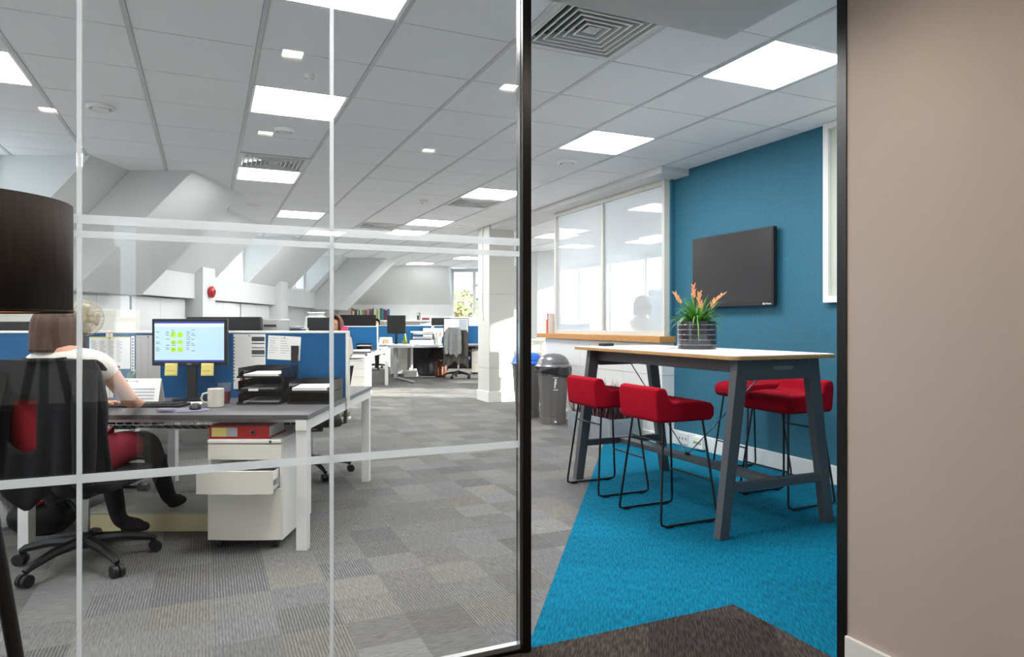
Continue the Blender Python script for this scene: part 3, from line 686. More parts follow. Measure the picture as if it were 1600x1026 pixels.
# things on the oak sill end and beyond
t = gthing('file_box', 'narrow orange brown box file on the end of the oak sill', 'box', 4.33, 8.40, 1.105); B(-.04, .04, -.05, .05, 0, .19).build('case', mat('tan_box', '#c98a3c', .6), t, bev=.003); MB().cyl((0, -.0505, .06), (0, -.052, .06), .012).build('finger_hole', ink, t)
for i, (c, h, lab) in enumerate((('#c8303a', .27, 'red book upright at the end of the oak sill'), ('#dcd6cc', .26, 'cream book upright beside the red book on the sill'))):
    t = gthing('book', lab, 'book', 4.33, 8.30 - .035 * i, 1.105, 0, 'books on the oak sill'); B(-.09, .09, -.012, .012, 0, h).build('cover', mat('book' + c, c, .6), t); B(-.086, .088, -.009, .009, .003, h + .0005).build('pages', paper, t)
t = gthing('desk_lamp', 'small black angle lamp on a shelf beyond the oak sill', 'lamp', 4.62, 9.0, 1.0)
MB().lathe([(.06, 0), (.06, .015), (.01, .02)], 20).build('base', black_m, t, True); MB().tube([(0, 0, .015), (.0, .08, .2), (0, -.05, .36)], .007).build('arm', black_m, t, True); MB().lathe([(.02, .0), (.055, -.07), (.057, -.075)], 16, (0, -.07, .37), caps=False).build('shade', black_m, t, True)
t = gthing('shelf_unit', 'low white shelf unit between the column and the oak sill', 'shelf', 4.75, 9.1, 0)
for z in (0, .33, .66, .98): B(-.17, .17, -.42, .42, z, z + .02).build('shelf', white_metal, t)
for y in (-.42, .40): B(-.17, .17, y, y + .02, .02, .98).build('side', white_metal, t)
for i, (c, w, h, z) in enumerate((('#8a6a52', .12, .2, .68), ('#7a8aa0', .16, .15, .35), ('#c9c2b4', .2, .12, .68), ('#4a4a4e', .14, .2, .35))):
    q = gthing('storage_box', ('brown', 'slate blue', 'beige', 'charcoal')[i] + ' storage box on the low white shelf unit', 'box', 4.72, 8.9 + .21 * i, z, 0, 'boxes on the low white shelf'); B(-.1, .1, -w / 2, w / 2, 0, h).build('body', mat('sb' + c, c, .7), q, bev=.004); B(-.104, .104, -w / 2 - .003, w / 2 + .003, h - .03, h + .004).build('lid', mat('sb' + c, c, .7), q)
# right room furniture seen through the screen
for i, (X, Y, lab) in enumerate(((6.2, 7.6, 'white desk behind the right pane of the glazed screen'), (6.3, 12.2, 'white desk behind the left pane of the glazed screen'))):
    t = gthing('office_desk', lab, 'desk', X, Y, 0, .0, 'white desks of the right room')
    B(-.4, .4, -.8, .8, .715, .74).build('worktop', lam_white, t)
    for a in (-.36, .36):
        for b in (-.76, .76): B(a - .025, a + .025, b - .025, b + .025, 0, .715).build('leg', white_metal, t)
    q = gthing('desk_screen', ('teal desk divider behind the right pane of the glazed screen', 'teal desk divider behind the left pane of the glazed screen')[i], 'divider', X + .43, Y, 0); B(-.015, .015, -.8, .8, .6, 1.22).build('fabric', mat('teal_fabric', '#5f8fa6', .9), q); B(-.018, .018, -.8, .8, 1.22, 1.24).build('cap', white_metal, q); 
    for b in (-.78, .78): B(-.02, .02, b - .02, b + .02, 0, .6).build('foot', white_metal, q)
t = gthing('storage_cabinet', 'tall grey cabinet deep in the right room', 'cabinet', 8.2, 10.6, 0)
B(-.25, .25, -.6, .6, 0, 1.9).build('body', mat('cab_grey', '#9fb0ba', .5), t); 
for y in (-.3, .3): d = B(-.268, -.25, y - .29, y + .29, .06, 1.88).build('door', mat('cab_grey', '#9fb0ba', .5), t); B(-.29, -.268, y - .01, y + .01, .9, 1.05).build('handle', chrome, d)

# ------------------------------------------------------------------ bench desks
def desk(label, x0, x1, y0, y1, front, group, leg_l=True, basket=False, leg_r=True):
    """front: -1 when the sitter's side faces -y, +1 when it faces +y"""
    t = thing('bench_desk', label, 'desk', ((x0 + x1) / 2, (y0 + y1) / 2, 0), 0, group); w = (x1 - x0) / 2; d = (y1 - y0) / 2
    B(-w, w, -d, d, .717, .743).build('worktop', desk_top, t, bev=.002)
    B(w, w + .003, -d, d, .717, .743).build('edge_band', desk_edge, t)
    yo = d * front
    for s, on in ((-1, leg_l), (1, leg_r)):
        if not on: continue
        xa = s * (w - .065); xb = s * (w - .005); a, b = min(xa, xb), max(xa, xb)
        ya, yb = sorted((yo - .01 * front, yo - .07 * front))
        B(a, b, ya, yb, 0, .657).build('leg', white_metal, t, bev=.003)
        B(a, b, -d, d, .657, .715).build('side_rail', white_metal, t, bev=.002)
        B(a + .005, b - .005, ya + .005, yb - .005, 0, .004).build('foot', chrome, t)
    ya, yb = sorted((yo - .10 * front, yo - .14 * front))
    B(-w + .066, w - .066, ya, yb, .688, .715).build('beam', white_metal, t)
    if basket:
        m = MB(); yb0, yb1 = -.02 * 0 + .16, .38
        n = int((2 * w - .3) / .055)
        for k in range(n):
            x = -w + .15 + k * .055; m.tube([(x, yb0, .70), (x, yb0, .60), (x, (yb0 + yb1) / 2, .555), (x, yb1, .60), (x, yb1, .70)], .0022, 4)
        for y, z in ((yb0, .65), (yb0, .60), ((yb0 + yb1) / 2, .555), (yb1, .60), (yb1, .65)): m.cyl((-w + .15, y, z), (w - .15, y, z), .0026, n=4)
        m.build('cable_basket', mat('wire_grey', '#b9bbbd', .35, .7), t)
        MB().tube([(-.5, .28, .575), (-.1, .26, .57), (.2, .30, .58), (.5, .25, .575)], .012, 6).build('cables', black_pl, t, True)
    return t
def screen(label, x0, x1, y, ztop=1.19, group='blue desk dividers', endcap=(True, True), zb=.70):
    t = thing('desk_divider', label, 'divider', ((x0 + x1) / 2, y, 0), 0, group); w = (x1 - x0) / 2
    B(-w + .022, w - .022, -.013, .013, zb + .03, ztop - .016).build('fabric_panel', blue_fab, t)
    B(-w, w, -.018, .018, ztop - .016, ztop).build('top_cap', cream_metal, t, bev=.003)
    for s in (-1, 1): a, b = sorted((s * w, s * (w - .022))); B(a, b, -.018, .018, zb, ztop - .016).build('end_post', cream_metal, t, bev=.003)
    B(-w + .022, w - .022, -.015, .015, zb, zb + .03).build('bottom_rail', cream_metal, t)
    return t
GD = 'grey topped bench desks'
desk('grey topped bench desk with white legs and open drawers beneath, where the woman works', -2.70, -1.112, 3.71, 4.578, -1, GD, basket=True)
desk('grey topped bench desk at the left edge behind the lampshade', -4.30, -2.705, 3.71, 4.578, -1, GD, leg_r=False, basket=True)
desk('grey topped bench desk backing onto the woman\'s desk, right end', -2.70, -1.112, 4.622, 5.41, 1, GD)
desk('grey topped bench desk backing onto the left edge desk', -4.30, -2.705, 4.622, 5.41, 1, GD, leg_r=False)
screen('blue divider with pinned papers behind the letter trays', -2.70, -1.095, 4.60)
screen('blue divider behind the woman\'s head', -4.30, -2.705, 4.60)
desk('bench desk of the second cluster, near side', -3.90, -2.27, 6.70, 7.523, -1, GD)
desk('bench desk of the second cluster, far side', -3.90, -2.27, 7.567, 8.40, 1, GD)
screen('blue divider strip showing just above the pinned paper divider', -3.90, -2.25, 7.545)
desk('bench desk of the third cluster with the white pedestal, near side', -4.10, -2.49, 12.05, 12.888, -1, GD)
desk('bench desk of the third cluster, far side', -4.10, -2.49, 12.932, 13.78, 1, GD)
screen('bright blue divider behind the lotion bottle', -4.10, -2.53, 12.91)
desk('bench desk behind the long far divider, left part', -4.60, -2.62, 17.33, 18.15, 1, GD)
desk('bench desk behind the long far divider, right part', -2.60, -.60, 17.33, 18.15, 1, GD)

# pedestals
def pedestal(label, x0, x1, y0, y1, h, open_mid, group='white drawer pedestals'):
    t = thing('drawer_pedestal', label, 'drawer unit', ((x0 + x1) / 2, (y0 + y1) / 2, 0), 0, group); w = (x1 - x0) / 2; d = (y1 - y0) / 2
    m = MB(); z0 = .05
    for a in ((-w, -w + .014, -d + .02, d, z0, h - .022), (w - .014, w, -d + .02, d, z0, h - .022), (-w + .014, w - .014, d - .014, d, z0, h - .022), (-w + .014, w - .014, -d + .02, d - .014, z0, z0 + .014)): m.box(*a)
    m.build('carcass', white_metal, t); B(-w, w, -d, d, h - .022, h).build('top', white_metal, t, bev=.006)
    l = MB().cyl((w - .06, -d - .002, h - .012), (w - .06, -d + .01, h - .012), .008, n=16).build('lock', chrome, t)
    zs = [(z0 + .005, .335), (.34, .46), (.495, h - .028)] if open_mid else [(z0 + .005, .29), (.295, .43), (.435, h - .028)]
    for i, (a, b) in enumerate(zs):
        o = .0
        if open_mid and i == 1: o = .14
        P = [(-w + .002, -d + .02 - o, a)] + [(-w + .002 + (2 * w - .004) * k / 8, -d + .006 - .01 * math.sin(PI * k / 8) - o, a) for k in range(9)] + [(w - .002, -d + .02 - o, a)]
        fr = MB().prism(P, (0, 0, b - a)).build('drawer', cream_metal, t, True)
        if o:
            q = MB()
            for bx in ((-w + .02, -w + .024, -d + .02 - o, d - .1 - o, a + .01, b - .015), (w - .024, w - .02, -d + .02 - o, d - .1 - o, a + .01, b - .015), (-w + .02, w - .02, -d + .02 - o, d - .1 - o, a + .006, a + .01)): q.box(*bx)
            q.build('drawer_box', white_metal, fr)
            B(w - .019, w - .0145, -d + .02 - o * .9, d - .1, a + .03, a + .06).build('runner', chrome, fr)
    for sx in (-1, 1):
        for sy in (-1, 1): MB().cyl((sx * (w - .05) - .012, sy * (d - .06), .025), (sx * (w - .05) + .012, sy * (d - .06), .025), .025, n=14).build('castor', black_pl, t, True)
    return t
pedestal('white drawer pedestal with its middle drawer pulled open under the grey desk', -1.668, -1.262, 3.735, 4.29, .605, True)
pedestal('white drawer pedestal below the lotion bottle desk', -3.02, -2.62, 12.12, 12.68, .60, False)
pedestal('white drawer pedestal behind the T shaped desk foot', -2.87, -2.47, 16.1, 16.65, .66, False)
pedestal('white pedestal beside the jacket covered chair', -.98, -.58, 16.6, 17.1, .62, False)
t = thing('lever_arch_file', 'red lever arch file lying on the white pedestal', 'binder', (-1.50, 3.90, .6055))
B(-.165, .165, -.14, .14, 0, .004).build('cover', binder_red, t); B(-.165, .165, -.14, .14, .068, .072).build('cover', binder_red, t)
sp = B(-.165, .165, -.144, -.14, 0, .072).build('spine', binder_red, t); B(-.155, .155, -.13, .13, .006, .06).build('pages', paper, t)
B(-.152, -.07, -.1455, -.144, .012, .062).build('yellow_label', yellow_note, sp); B(-.07, -.01, -.1455, -.144, .012, .062).build('grey_label', mat('label_grey', '#b9bcc4', .6), sp)
m = MB().lathe([(.014, 0), (.014, .003), (.009, .003), (.009, 0)], 20, caps=False); m.v = [(a + .075, -.145 - c, b + .037) for a, b, c in m.v]; m.build('ring', chrome, sp); MB().cyl((.075, -.1442, .037), (.075, -.1446, .037), .009, n=16).build('finger_hole', black_m, sp)

# ------------------------------------------------------------------ office chairs
def chair(label, loc, rz, seat_m, back_m, top=1.09, group='swivel office chairs', arms=True, rear=None):
    t = thing('office_chair', label, 'chair', loc, rz, group)
    for k in range(5):
        a = PI / 2 + .35 + k * 2 * PI / 5; c, s = math.cos(a), math.sin(a)
        l = MB().tube([(.03 * c, .03 * s, .125), (.18 * c, .18 * s, .115), (.30 * c, .30 * s, .085), (.325 * c, .325 * s, .07)], [.03, .024, .019, .015], 8).build('leg', black_pl, t, True)
        q = MB()
        for o in (-.016, .016): q.cyl((.325 * c - s * (o - .011), .325 * s + c * (o - .011), .03), (.325 * c - s * (o + .011), .325 * s + c * (o + .011), .03), .03, n=16)
        q.build('castor', black_pl, l, True)
    MB().lathe([(.04, .09), (.045, .10), (.045, .16), (.03, .17)], 16).build('hub', black_pl, t, True)
    MB().cyl((0, 0, .16), (0, 0, .37), .022, n=16).build('gas_lift', chrome, t, True)
    B(-.10, .10, -.14, .14, .365, .41).build('mechanism', black_pl, t, bev=.015); MB().cyl((.1, .05, .385), (.29, .05, .385), .008).build('lever', black_pl, t, True); MB().cyl((.25, .05, .385), (.30, .05, .385), .022, n=14).build('lever_knob', black_pl, t, True)
    MB().prism(rrect(-.245, .245, -.22, .25, .07, .41), (0, 0, .065)).build('seat', seat_m, t, True, bev=.02, seg=3)
    def bk(u, v):
        w = .215 + .035 * math.sin(PI * min(1, (1 - v) * 1.15)); x = (u - .5) * 2
        return (x * w, -.235 - .05 * v * v + .035 * x * x + .03 * math.sin(v * PI) * 0 - .02 * (1 - v), .53 + (top - .53) * v)
    MB().grid(bk, 8, 10).build('backrest', back_m, t, True, solid=.045, bev=.012)
    MB().tube([(0, -.05, .39), (0, -.27, .40), (0, -.305, .50), (0, -.30, .72)], [.025, .025, .022, .018], 8).build('back_stem', black_pl, t, True)
    if rear: MB().grid(lambda u, v: ((u - .5) * .36, -.278 - .05 * v * v * .5, .56 + .38 * v), 4, 4).build('rear_panel', rear, t, True, solid=.012)
    for s in ((-1, 1) if arms else ()):
        ar = MB().tube([(s * .20, .0, .40), (s * .28, -.02, .41), (s * .285, -.04, .60)], .016, 8).build('arm_post', black_pl, t, True)
        B(s * .285 - .035, s * .285 + .035, -.16, .10, .60, .625).build('armrest', black_pl, ar, bev=.01)
    return t
ch_red = mat('chair_red', '#8f1420', .9, noise=.1, nscale=200); ch_blk = mat('chair_black', '#17181b', .9, noise=.15, nscale=200); ch_blue = mat('chair_blue', '#2b4f86', .9)
chair('black swivel chair with red upholstery carrying the seated woman', (-2.2, 3.52, 0), 0, ch_blk, ch_blk, 1.055, arms=False, rear=ch_red)
chair('black swivel chair tucked in behind the pedestal desk', (-1.66, 5.62, 0), PI + .3, ch_blk, ch_blk)
chair('swivel chair on the far side of the left desks', (-3.2, 5.75, 0), PI - .2, ch_blk, ch_blk)
chair('swivel chair with blue seat hung with grey jackets', (-1.22, 15.55, 0), -.1, ch_blue, ch_blk)
chair('swivel chair hidden under a white cloth in the second cluster', (-2.55, 8.75, 0), PI, ch_blk, ch_blk)
def jacket(name, label, loc, rz, m, w0, w1, ztop, zbot, seed, notch=None, dy=0):
    t = thing(name, label, 'jacket', loc, rz); rnd = random.Random(seed); ph = [rnd.uniform(0, 6) for _ in range(4)]
    def f(u, v):
        x = (u - .5) * 2; s = v * 1.12 - .12
        if s < 0: return (x * w0, -.26 - dy + (-s / .12) * .10 - .06 + .03 * x * x, ztop + .02 * math.cos(x * 1.2) - (s / .12) ** 2 * .05)
        wd = w0 + (w1 - w0) * s ** .7; fold = .02 * math.sin(x * 7 + ph[0]) * s + .014 * math.sin(x * 15 + ph[1] + 3 * s) * s
        hem = .05 * math.sin(x * 3 + ph[2]) + .03 * math.sin(x * 9 + ph[3])
        return (x * wd, -.335 - dy + fold + .05 * x * x * (1 - s * .3), ztop + .015 - (ztop - zbot + hem) * s)
    MB().grid(f, 34, 26, notch).build('body', m, t, True, solid=.012)
    for sx in (-1, 1):
        x = sx * (w1 + w0) * .43; MB().tube([(sx * w0 * .93, -.33 - dy, ztop - .04), (x, -.37 - dy, ztop - .2), (x * 1.05, -.385 - dy, ztop - .4), (x * 1.0, -.375 - dy, ztop - .56)], [.05, .055, .05, .045], 10).build('sleeve', m, t, True)
    MB().tube([(-.10, -.30 - dy, ztop + .015), (-.05, -.345 - dy, ztop + .01), (.05, -.345 - dy, ztop + .01), (.10, -.30 - dy, ztop + .015)], .012, 8).build('collar', m, t, True)
    return t
jacket('jacket', 'black jacket draped over the woman\'s chair back', (-2.2, 3.52, 0), 0, dark_cloth, .225, .30, 1.055, .43, 3, notch=lambda u, v: .20 < u < .46 and .34 < v < .66)
jacket('jacket', 'grey and brown jackets hung over the far chair', (-1.22, 15.55, 0), -.1, mat('jacket_brown', '#5c5853', .95, noise=.15, nscale=20), .24, .29, 1.08, .30, 5)
jacket('cardigan', 'pale grey cardigan slung over the far chair jackets', (-1.27, 15.48, 0), -.1, mat('cardigan_grey', '#a4a5a6', .95, noise=.15, nscale=30), .13, .20, 1.13, .55, 8, dy=.03)
jacket('white_cloth', 'white cloth bag shape draped high over a second cluster chair', (-2.50, 8.85, 0), .1, mat('white_cloth', '#e9e8e4', .8), .08, .12, 1.36, 1.0, 4, dy=-.1)

# ------------------------------------------------------------------ people
def head_parts(t, hx, hy, hz, hair, fdir=1, bob=True):
    for s in (-1, 1):
        MB().lathe([(.002, -.009), (.009, -.004), (.009, .004), (.002, .009)], 10, (hx + s * .032, hy + fdir * .088, hz + .0)).build('eye', mat('eye_dark', '#2a2220', .3), t, True)
        MB().lathe([(.004, -.03), (.012, -.015), (.014, .01), (.004, .028)], 8, (hx + s * .083, hy, hz - .005), sx=.6).build('ear', skin_m, t, True)
    MB().tube([(hx, hy + fdir * .085, hz + .01), (hx, hy + fdir * .105, hz - .025), (hx, hy + fdir * .09, hz - .032)], [.008, .012, .006], 8).build('nose', skin_m, t, True)
    MB().tube([(hx - .022, hy + fdir * .082, hz - .06), (hx, hy + fdir * .09, hz - .061), (hx + .022, hy + fdir * .082, hz - .06)], [.003, .006, .003], 6).build('mouth', mat('lips', '#a3564c', .5), t, True)
    def hr(u, v):
        a = -PI / 2 * fdir + (u - .5) * 2 * PI * (.68 if bob else .62); zz = 1 - v
        top = math.sin(min(1, v * 2.4) * PI / 2)
        r = .107 * (top ** .8) if bob else .10 * (top ** .8)
        z = hz + .115 - (.115 * (1 - math.cos(min(1, v * 2.4) * PI / 2)) + max(0, v - .42) * (.20 if bob else .10))
        wob = .004 * math.sin(a * 11 + v * 3)
        return (hx + (r + wob) * math.cos(a) * .98, hy + (r + wob) * math.sin(a) * 1.02, z)
    MB().grid(hr, 40, 16).build('hair', hair, t, True, solid=.014)
def person(label, loc, rz, top_m, leg_m, hair, J=None, sleeves='long', skirt=None, fingers=True):
    P = dict(pel=(0, 0, .56), bel=(0, .01, .74), che=(0, .0, .93), upp=(0, -.01, 1.02), nek=(0, .0, 1.085), jaw=(0, .035, 1.15), mid=(0, .02, 1.21), top=(0, .01, 1.275),
             shR=(.165, -.01, 1.0), elR=(.22, .10, .80), wrR=(.15, .36, .775), paR=(.14, .42, .772), shL=(-.165, -.01, 1.0), elL=(-.22, .10, .80), wrL=(-.15, .36, .775), paL=(-.14, .42, .772),
             hiR=(.09, .04, .54), knR=(.10, .44, .53), anR=(.10, .42, .09), toR=(.10, .55, .04), hiL=(-.09, .04, .54), knL=(-.10, .44, .53), anL=(-.10, .42, .09), toL=(-.10, .55, .04))
    if J: P.update(J)
    R = dict(pel=(.15, .12), bel=(.13, .105), che=(.145, .105), upp=(.10, .07), nek=(.05, .052), jaw=(.062, .078), mid=(.074, .092), top=(.045, .055),
             shR=(.055, .055), elR=(.042, .042), wrR=(.027, .024), paR=(.036, .016), hiR=(.085, .085), knR=(.06, .06), anR=(.038, .038), toR=(.036, .028))
    for k in list(R):
        if k.endswith('R'): R[k[:-1] + 'L'] = R[k]
    names = list(P); ix = {n: i for i, n in enumerate(names)}; nodes = [(P[n], *R[n]) for n in names]
    ed = [('pel', 'bel'), ('bel', 'che'), ('che', 'upp'), ('upp', 'nek'), ('nek', 'jaw'), ('jaw', 'mid'), ('mid', 'top'), ('upp', 'shR'), ('shR', 'elR'), ('elR', 'wrR'), ('wrR', 'paR'), ('upp', 'shL'), ('shL', 'elL'), ('elL', 'wrL'), ('wrL', 'paL'),
          ('pel', 'hiR'), ('hiR', 'knR'), ('knR', 'anR'), ('anR', 'toR'), ('pel', 'hiL'), ('hiL', 'knL'), ('knL', 'anL'), ('anL', 'toL')]
    E_ = [(ix[a], ix[b]) for a, b in ed]
    if fingers:
        for S, sg in (('R', 1), ('L', -1)):
            pa = Vector(P['pa' + S]); d = (pa - Vector(P['wr' + S])).normalized(); sd = Vector((d.y, -d.x, 0)).normalized()
            for k, L in enumerate((.052, .075, .082, .076, .06)):
                if k == 0: b = pa - d * .03 - sd * sg * .03; q = b - sd * sg * .018 + d * .03; e = q + d * .028 - Vector((0, 0, .008))
                else: b = pa + sd * sg * (-.032 + .018 * (k - .5)) + d * .018; q = b + d * L * .5 + Vector((0, 0, .006)); e = q + d * L * .45 - Vector((0, 0, .014))
                n0 = len(nodes); nodes += [(tuple(b), .0085), (tuple(q), .008), (tuple(e), .0065)]; E_ += [(ix['pa' + S], n0), (n0, n0 + 1), (n0 + 1, n0 + 2)]
    t = thing('person', label, 'person', loc, rz)
    link('body', skin_mesh('body', nodes, E_), skin_m, t)
    g = .014
    def sub(nm, keys, edges, m, grow=g, extra=None):
        nn = [(P[k], R[k][0] + grow, R[k][1] + grow) for k in keys]
        if extra: nn += extra
        return link(nm, skin_mesh(nm, nn, edges), m, t)
    def lerp(a, b, f): return tuple(Vector(P[a]).lerp(Vector(P[b]), f))
    se = .42 if sleeves == 'short' else .97
    ex = [(lerp('shR', 'elR', se), .062 if sleeves == 'short' else .05), (lerp('shL', 'elL', se), .062 if sleeves == 'short' else .05)]
    eds = [(0, 1), (1, 2), (2, 3), (3, 4), (3, 5), (4, 6), (5, 7)]
    if sleeves == 'long':
        ex += [(lerp('elR', 'wrR', .93), .037), (lerp('elL', 'wrL', .93), .037)]; eds += [(6, 8), (7, 9)]
    sub('shirt', ['pel', 'bel', 'che', 'upp', 'shR', 'shL'], eds, top_m, g, ex)
    sub('tights' if skirt else 'trousers', ['pel', 'hiR', 'knR', 'anR', 'hiL', 'knL', 'anL', 'toR', 'toL'], [(0, 1), (1, 2), (2, 3), (0, 4), (4, 5), (5, 6), (3, 7), (6, 8)], leg_m, .006 if skirt else .016)
    for S in 'RL':
        a, b = Vector(P['an' + S]), Vector(P['to' + S]); d = (b - a).normalized()
        link('shoe', skin_mesh('shoe', [(tuple(a + Vector((0, 0, -.02))), .043, .043), (tuple(a.lerp(b, .5) + Vector((0, 0, -.012))), .044, .036), (tuple(b), .042, .03), (tuple(b + d * .03), .025, .018)], [(0, 1), (1, 2), (2, 3)]), tights if skirt else black_pl, t)
    if skirt: sub('skirt', ['pel', 'hiR', 'hiL'], [(0, 1), (0, 2), (1, 3), (2, 4)], skirt, .03, [(lerp('hiR', 'knR', .82), .085), (lerp('hiL', 'knL', .82), .085)])
    h = P['mid']; head_parts(t, h[0], h[1], h[2], hair, 1, bob=skirt is not None or hair is hair_red)
    return t
person('person seen from behind at the grey desk in a white top and red skirt', (-2.245, 3.47, 0), 0, shirt_w, tights, hair_br,
       J=dict(che=(0, 0, .96), upp=(-.01, -.01, 1.055), mid=(-.085, .02, 1.215), top=(-.085, .01, 1.275), jaw=(-.085, .035, 1.16), nek=(-.055, .0, 1.11), shR=(.165, -.01, 1.035), shL=(-.185, -.01, 1.035), elR=(.235, .13, .83), wrR=(.13, .40, .79), paR=(.10, .45, .785), wrL=(-.12, .40, .79), paL=(-.10, .45, .785), elL=(-.24, .12, .83),
              hiR=(.09, .04, .55), knR=(.145, .47, .575), anR=(.165, .68, .17), toR=(.185, .78, .146), knL=(-.08, .42, .56), anL=(.02, .40, .115), toL=(.13, .46, .075)), sleeves='short', skirt=skirt_m)
person('person with reddish hair and white top behind the glazed screen', (*W(4.87, 7.0), .25), -1.3, shirt_w, dark_cloth, hair_red)
person('person with dark hair peering over the far blue divider', (-3.68, 18.55, .04), PI, mat('shirt_grey', '#7d8894', .8), dark_cloth, hair_dk)
person('person half hidden behind the second cluster monitor by the glass joint', (-2.32, 8.95, .02), PI, mat('shirt_tan', '#c9b8a4', .8), dark_cloth, hair_red)
t = thing('bar_chair', 'high stool under the person behind the glazed screen', 'stool', (*W(4.87, 7.0), 0)); MB().lathe([(.17, .68), (.18, .70), (.17, .73)], 24).build('seat', black_pl, t, True); MB().cyl((0, 0, .02), (0, 0, .68), .025).build('post', chrome, t, True); MB().lathe([(.2, 0), (.2, .01), (.03, .03)], 24).build('base', chrome, t, True)
for x, y, lab, z in ((-3.68, 18.55, 'swivel chair under the dark haired person', 0),):
    chair(lab, (x, y, z), PI, ch_blk, ch_blk, .95)

# ------------------------------------------------------------------ tripod floor lamp in the near room
t = thing('floor_lamp', 'tripod floor lamp with a dark brown drum shade in front of the glass', 'lamp', (-1.232, 1.5, 0), 0)
sh = MB().lathe([(.225, 1.267), (.225, 1.514)], 64, caps=False).build('shade', mat('shade_brown', '#2c211d', .9, noise=.35, nscale=26, stretch=(3, 3, .3)), t, True, solid=.002)
MB().lathe([(.222, 1.268), (.222, 1.513)], 48, caps=False).build('lining', mat('shade_lining', '#d9b48a', .7), sh, True)
MB().lathe([(.226, 1.264), (.2275, 1.267), (.226, 1.271)], 48, caps=False).build('trim', mat('shade_trim', '#1c1512', .9), sh, True)
MB().lathe([(.006, 1.30), (.028, 1.33), (.03, 1.36), (.012, 1.40)], 16).build('bulb', mat('bulb', '#ffca8a', .5, emit=14), t, True)
for a in (0, PI / 2): MB().cyl((-.222 * math.cos(a), -.222 * math.sin(a), 1.42), (.222 * math.cos(a), .222 * math.sin(a), 1.42), .003, n=6).build('shade_spider', black_m, t)
MB().lathe([(.03, 1.20), (.04, 1.21), (.04, 1.26), (.012, 1.28), (.012, 1.42)], 20).build('hub', black_m, t, True)
for a in (-.2, -.2 + 2.094, -.2 + 4.189):
    c, s = math.cos(a), math.sin(a); MB().tube([(.02 * c, .02 * s, 1.24), (.15 * c, .15 * s, .62), (.28 * c, .28 * s, 0.004)], [.013, .015, .012], 10).build('leg', mat('black_wood', '#0f0c0b', .5), t, True)

t = gthing('sideboard', 'dark low sideboard mirrored in the glass behind the woman\'s chair', 'sideboard', -1.55, -.56, 0)  # unseen unit, added to darken the lower part of the reflection
dk = mat('dark_veneer', '#1a1614', .6, noise=.2, nscale=14, stretch=(1, 1, 8)); B(-1.1, 1.1, -.2, .2, .06, .70).build('body', dk, t, bev=.004)
for k in range(4): q = B(-1.09 + .545 * k, -.555 + .545 * k, .2, .218, .08, .69).build('door', dk, t, bev=.003); MB().cyl((-.6 + .545 * k, .218, .5), (-.6 + .545 * k, .235, .5), .01).build('knob', chrome, q)
for x in (-1.0, 1.0):
    for y in (-.15, .15): B(x - .02, x + .02, y - .02, y + .02, 0, .06).build('foot', dk, t)

# ------------------------------------------------------------------ monitors
def monitor(label, loc, rz, w, h, zb, style='dark', group='computer monitors', base=True):
    t = thing('monitor', label, 'monitor', loc, rz, group)
    B(-w / 2, w / 2, -.012, .02, zb, zb + h).build('casing', black_pl, t, bev=.004)
    b = .018; c = {'sheet': '#bcdcec', 'dark': '#1b1b1f', 'light': '#e3e8f2'}[style]
    s = B(-w / 2 + b, w / 2 - b, -.0135, -.012, zb + b + .006, zb + h - b).build('screen', mat('screen_' + style, c, .4, emit=0 if style == 'dark' else .30), t)
    if style == 'sheet':
        sw, shh = w - 2 * b, h - 2 * b - .006; X0 = -w / 2 + b; Z0 = zb + b + .006
        def P(n, rects, m):
            q = MB()
            for (x0, x1, y0, y1) in rects: q.box(X0 + x0 * sw, X0 + x1 * sw, -.0142, -.0135, Z0 + (1 - y1) * shh, Z0 + (1 - y0) * shh)
            q.build(n, m, s)
        P('title_bar', [(0, 1, 0, .045), (0, 1, .955, 1)], mat('bar_blue', '#2f3f9e', .5, emit=.4))
        P('ribbon', [(0, 1, .045, .13)], mat('ribbon', '#cfe0ec', .5, emit=.5))
        P('green_cells', [(.235, .305, .27, .385), (.335, .405, .27, .385), (.235, .305, .47, .545), (.335, .405, .47, .545), (.235, .305, .635, .745), (.335, .405, .635, .745)], mat('cell_green', '#a6d212', .5, emit=.5))
        r = random.Random(2); P('cell_text', [(x, x + r.uniform(.03, .06), y, y + .012) for y in (.2, .25, .29, .33, .38, .43, .5, .54, .58, .64, .68, .72) for x in (.02, .16, .245, .46, .53) if r.random() < .75] + [(.02 + .045 * k, .045 + .045 * k, .965, .985) for k in range(9)], mat('cell_text', '#5c6a78', .5))
    if style == 'light':
        r = random.Random(5); q = MB()
        for k in range(26): x = -w / 2 + .03 + (k % 5) * w * .13; z = zb + h - .05 - (k // 5) * h * .14; q.box(x, x + r.uniform(.02, .06), -.0142, -.0135, z, z + .006)
        q.build('document_text', mat('cell_text', '#5c6a78', .5), s); B(w * .12, w * .44, -.0142, -.0135, zb + .04, zb + h - .03).build('side_pane', mat('pane_grey', '#9aa2aa', .5, emit=.2), s)
    if base:
        B(-.03, .03, .02, .04, .012, zb + h * .5).build('stand', black_pl, t, bev=.004)
        MB().lathe([(.12, 0), (.12, .008), (.05, .014), (.04, .016)], 28, (0, .02, 0), sy=.75).build('foot', black_pl, t, True)
    return t
mo = monitor('computer monitor showing a spreadsheet with green cells on the woman\'s desk', (-2.073, 4.40, .743), .03, .476, .30, .226, 'sheet')
text_mesh('maker_name', 'DELL', .014, mat('logo_grey', '#c9cbd0', .4), mo, Matrix.Translation((0, -.0135, .236)) @ Matrix.Rotation(PI / 2, 4, 'X'))
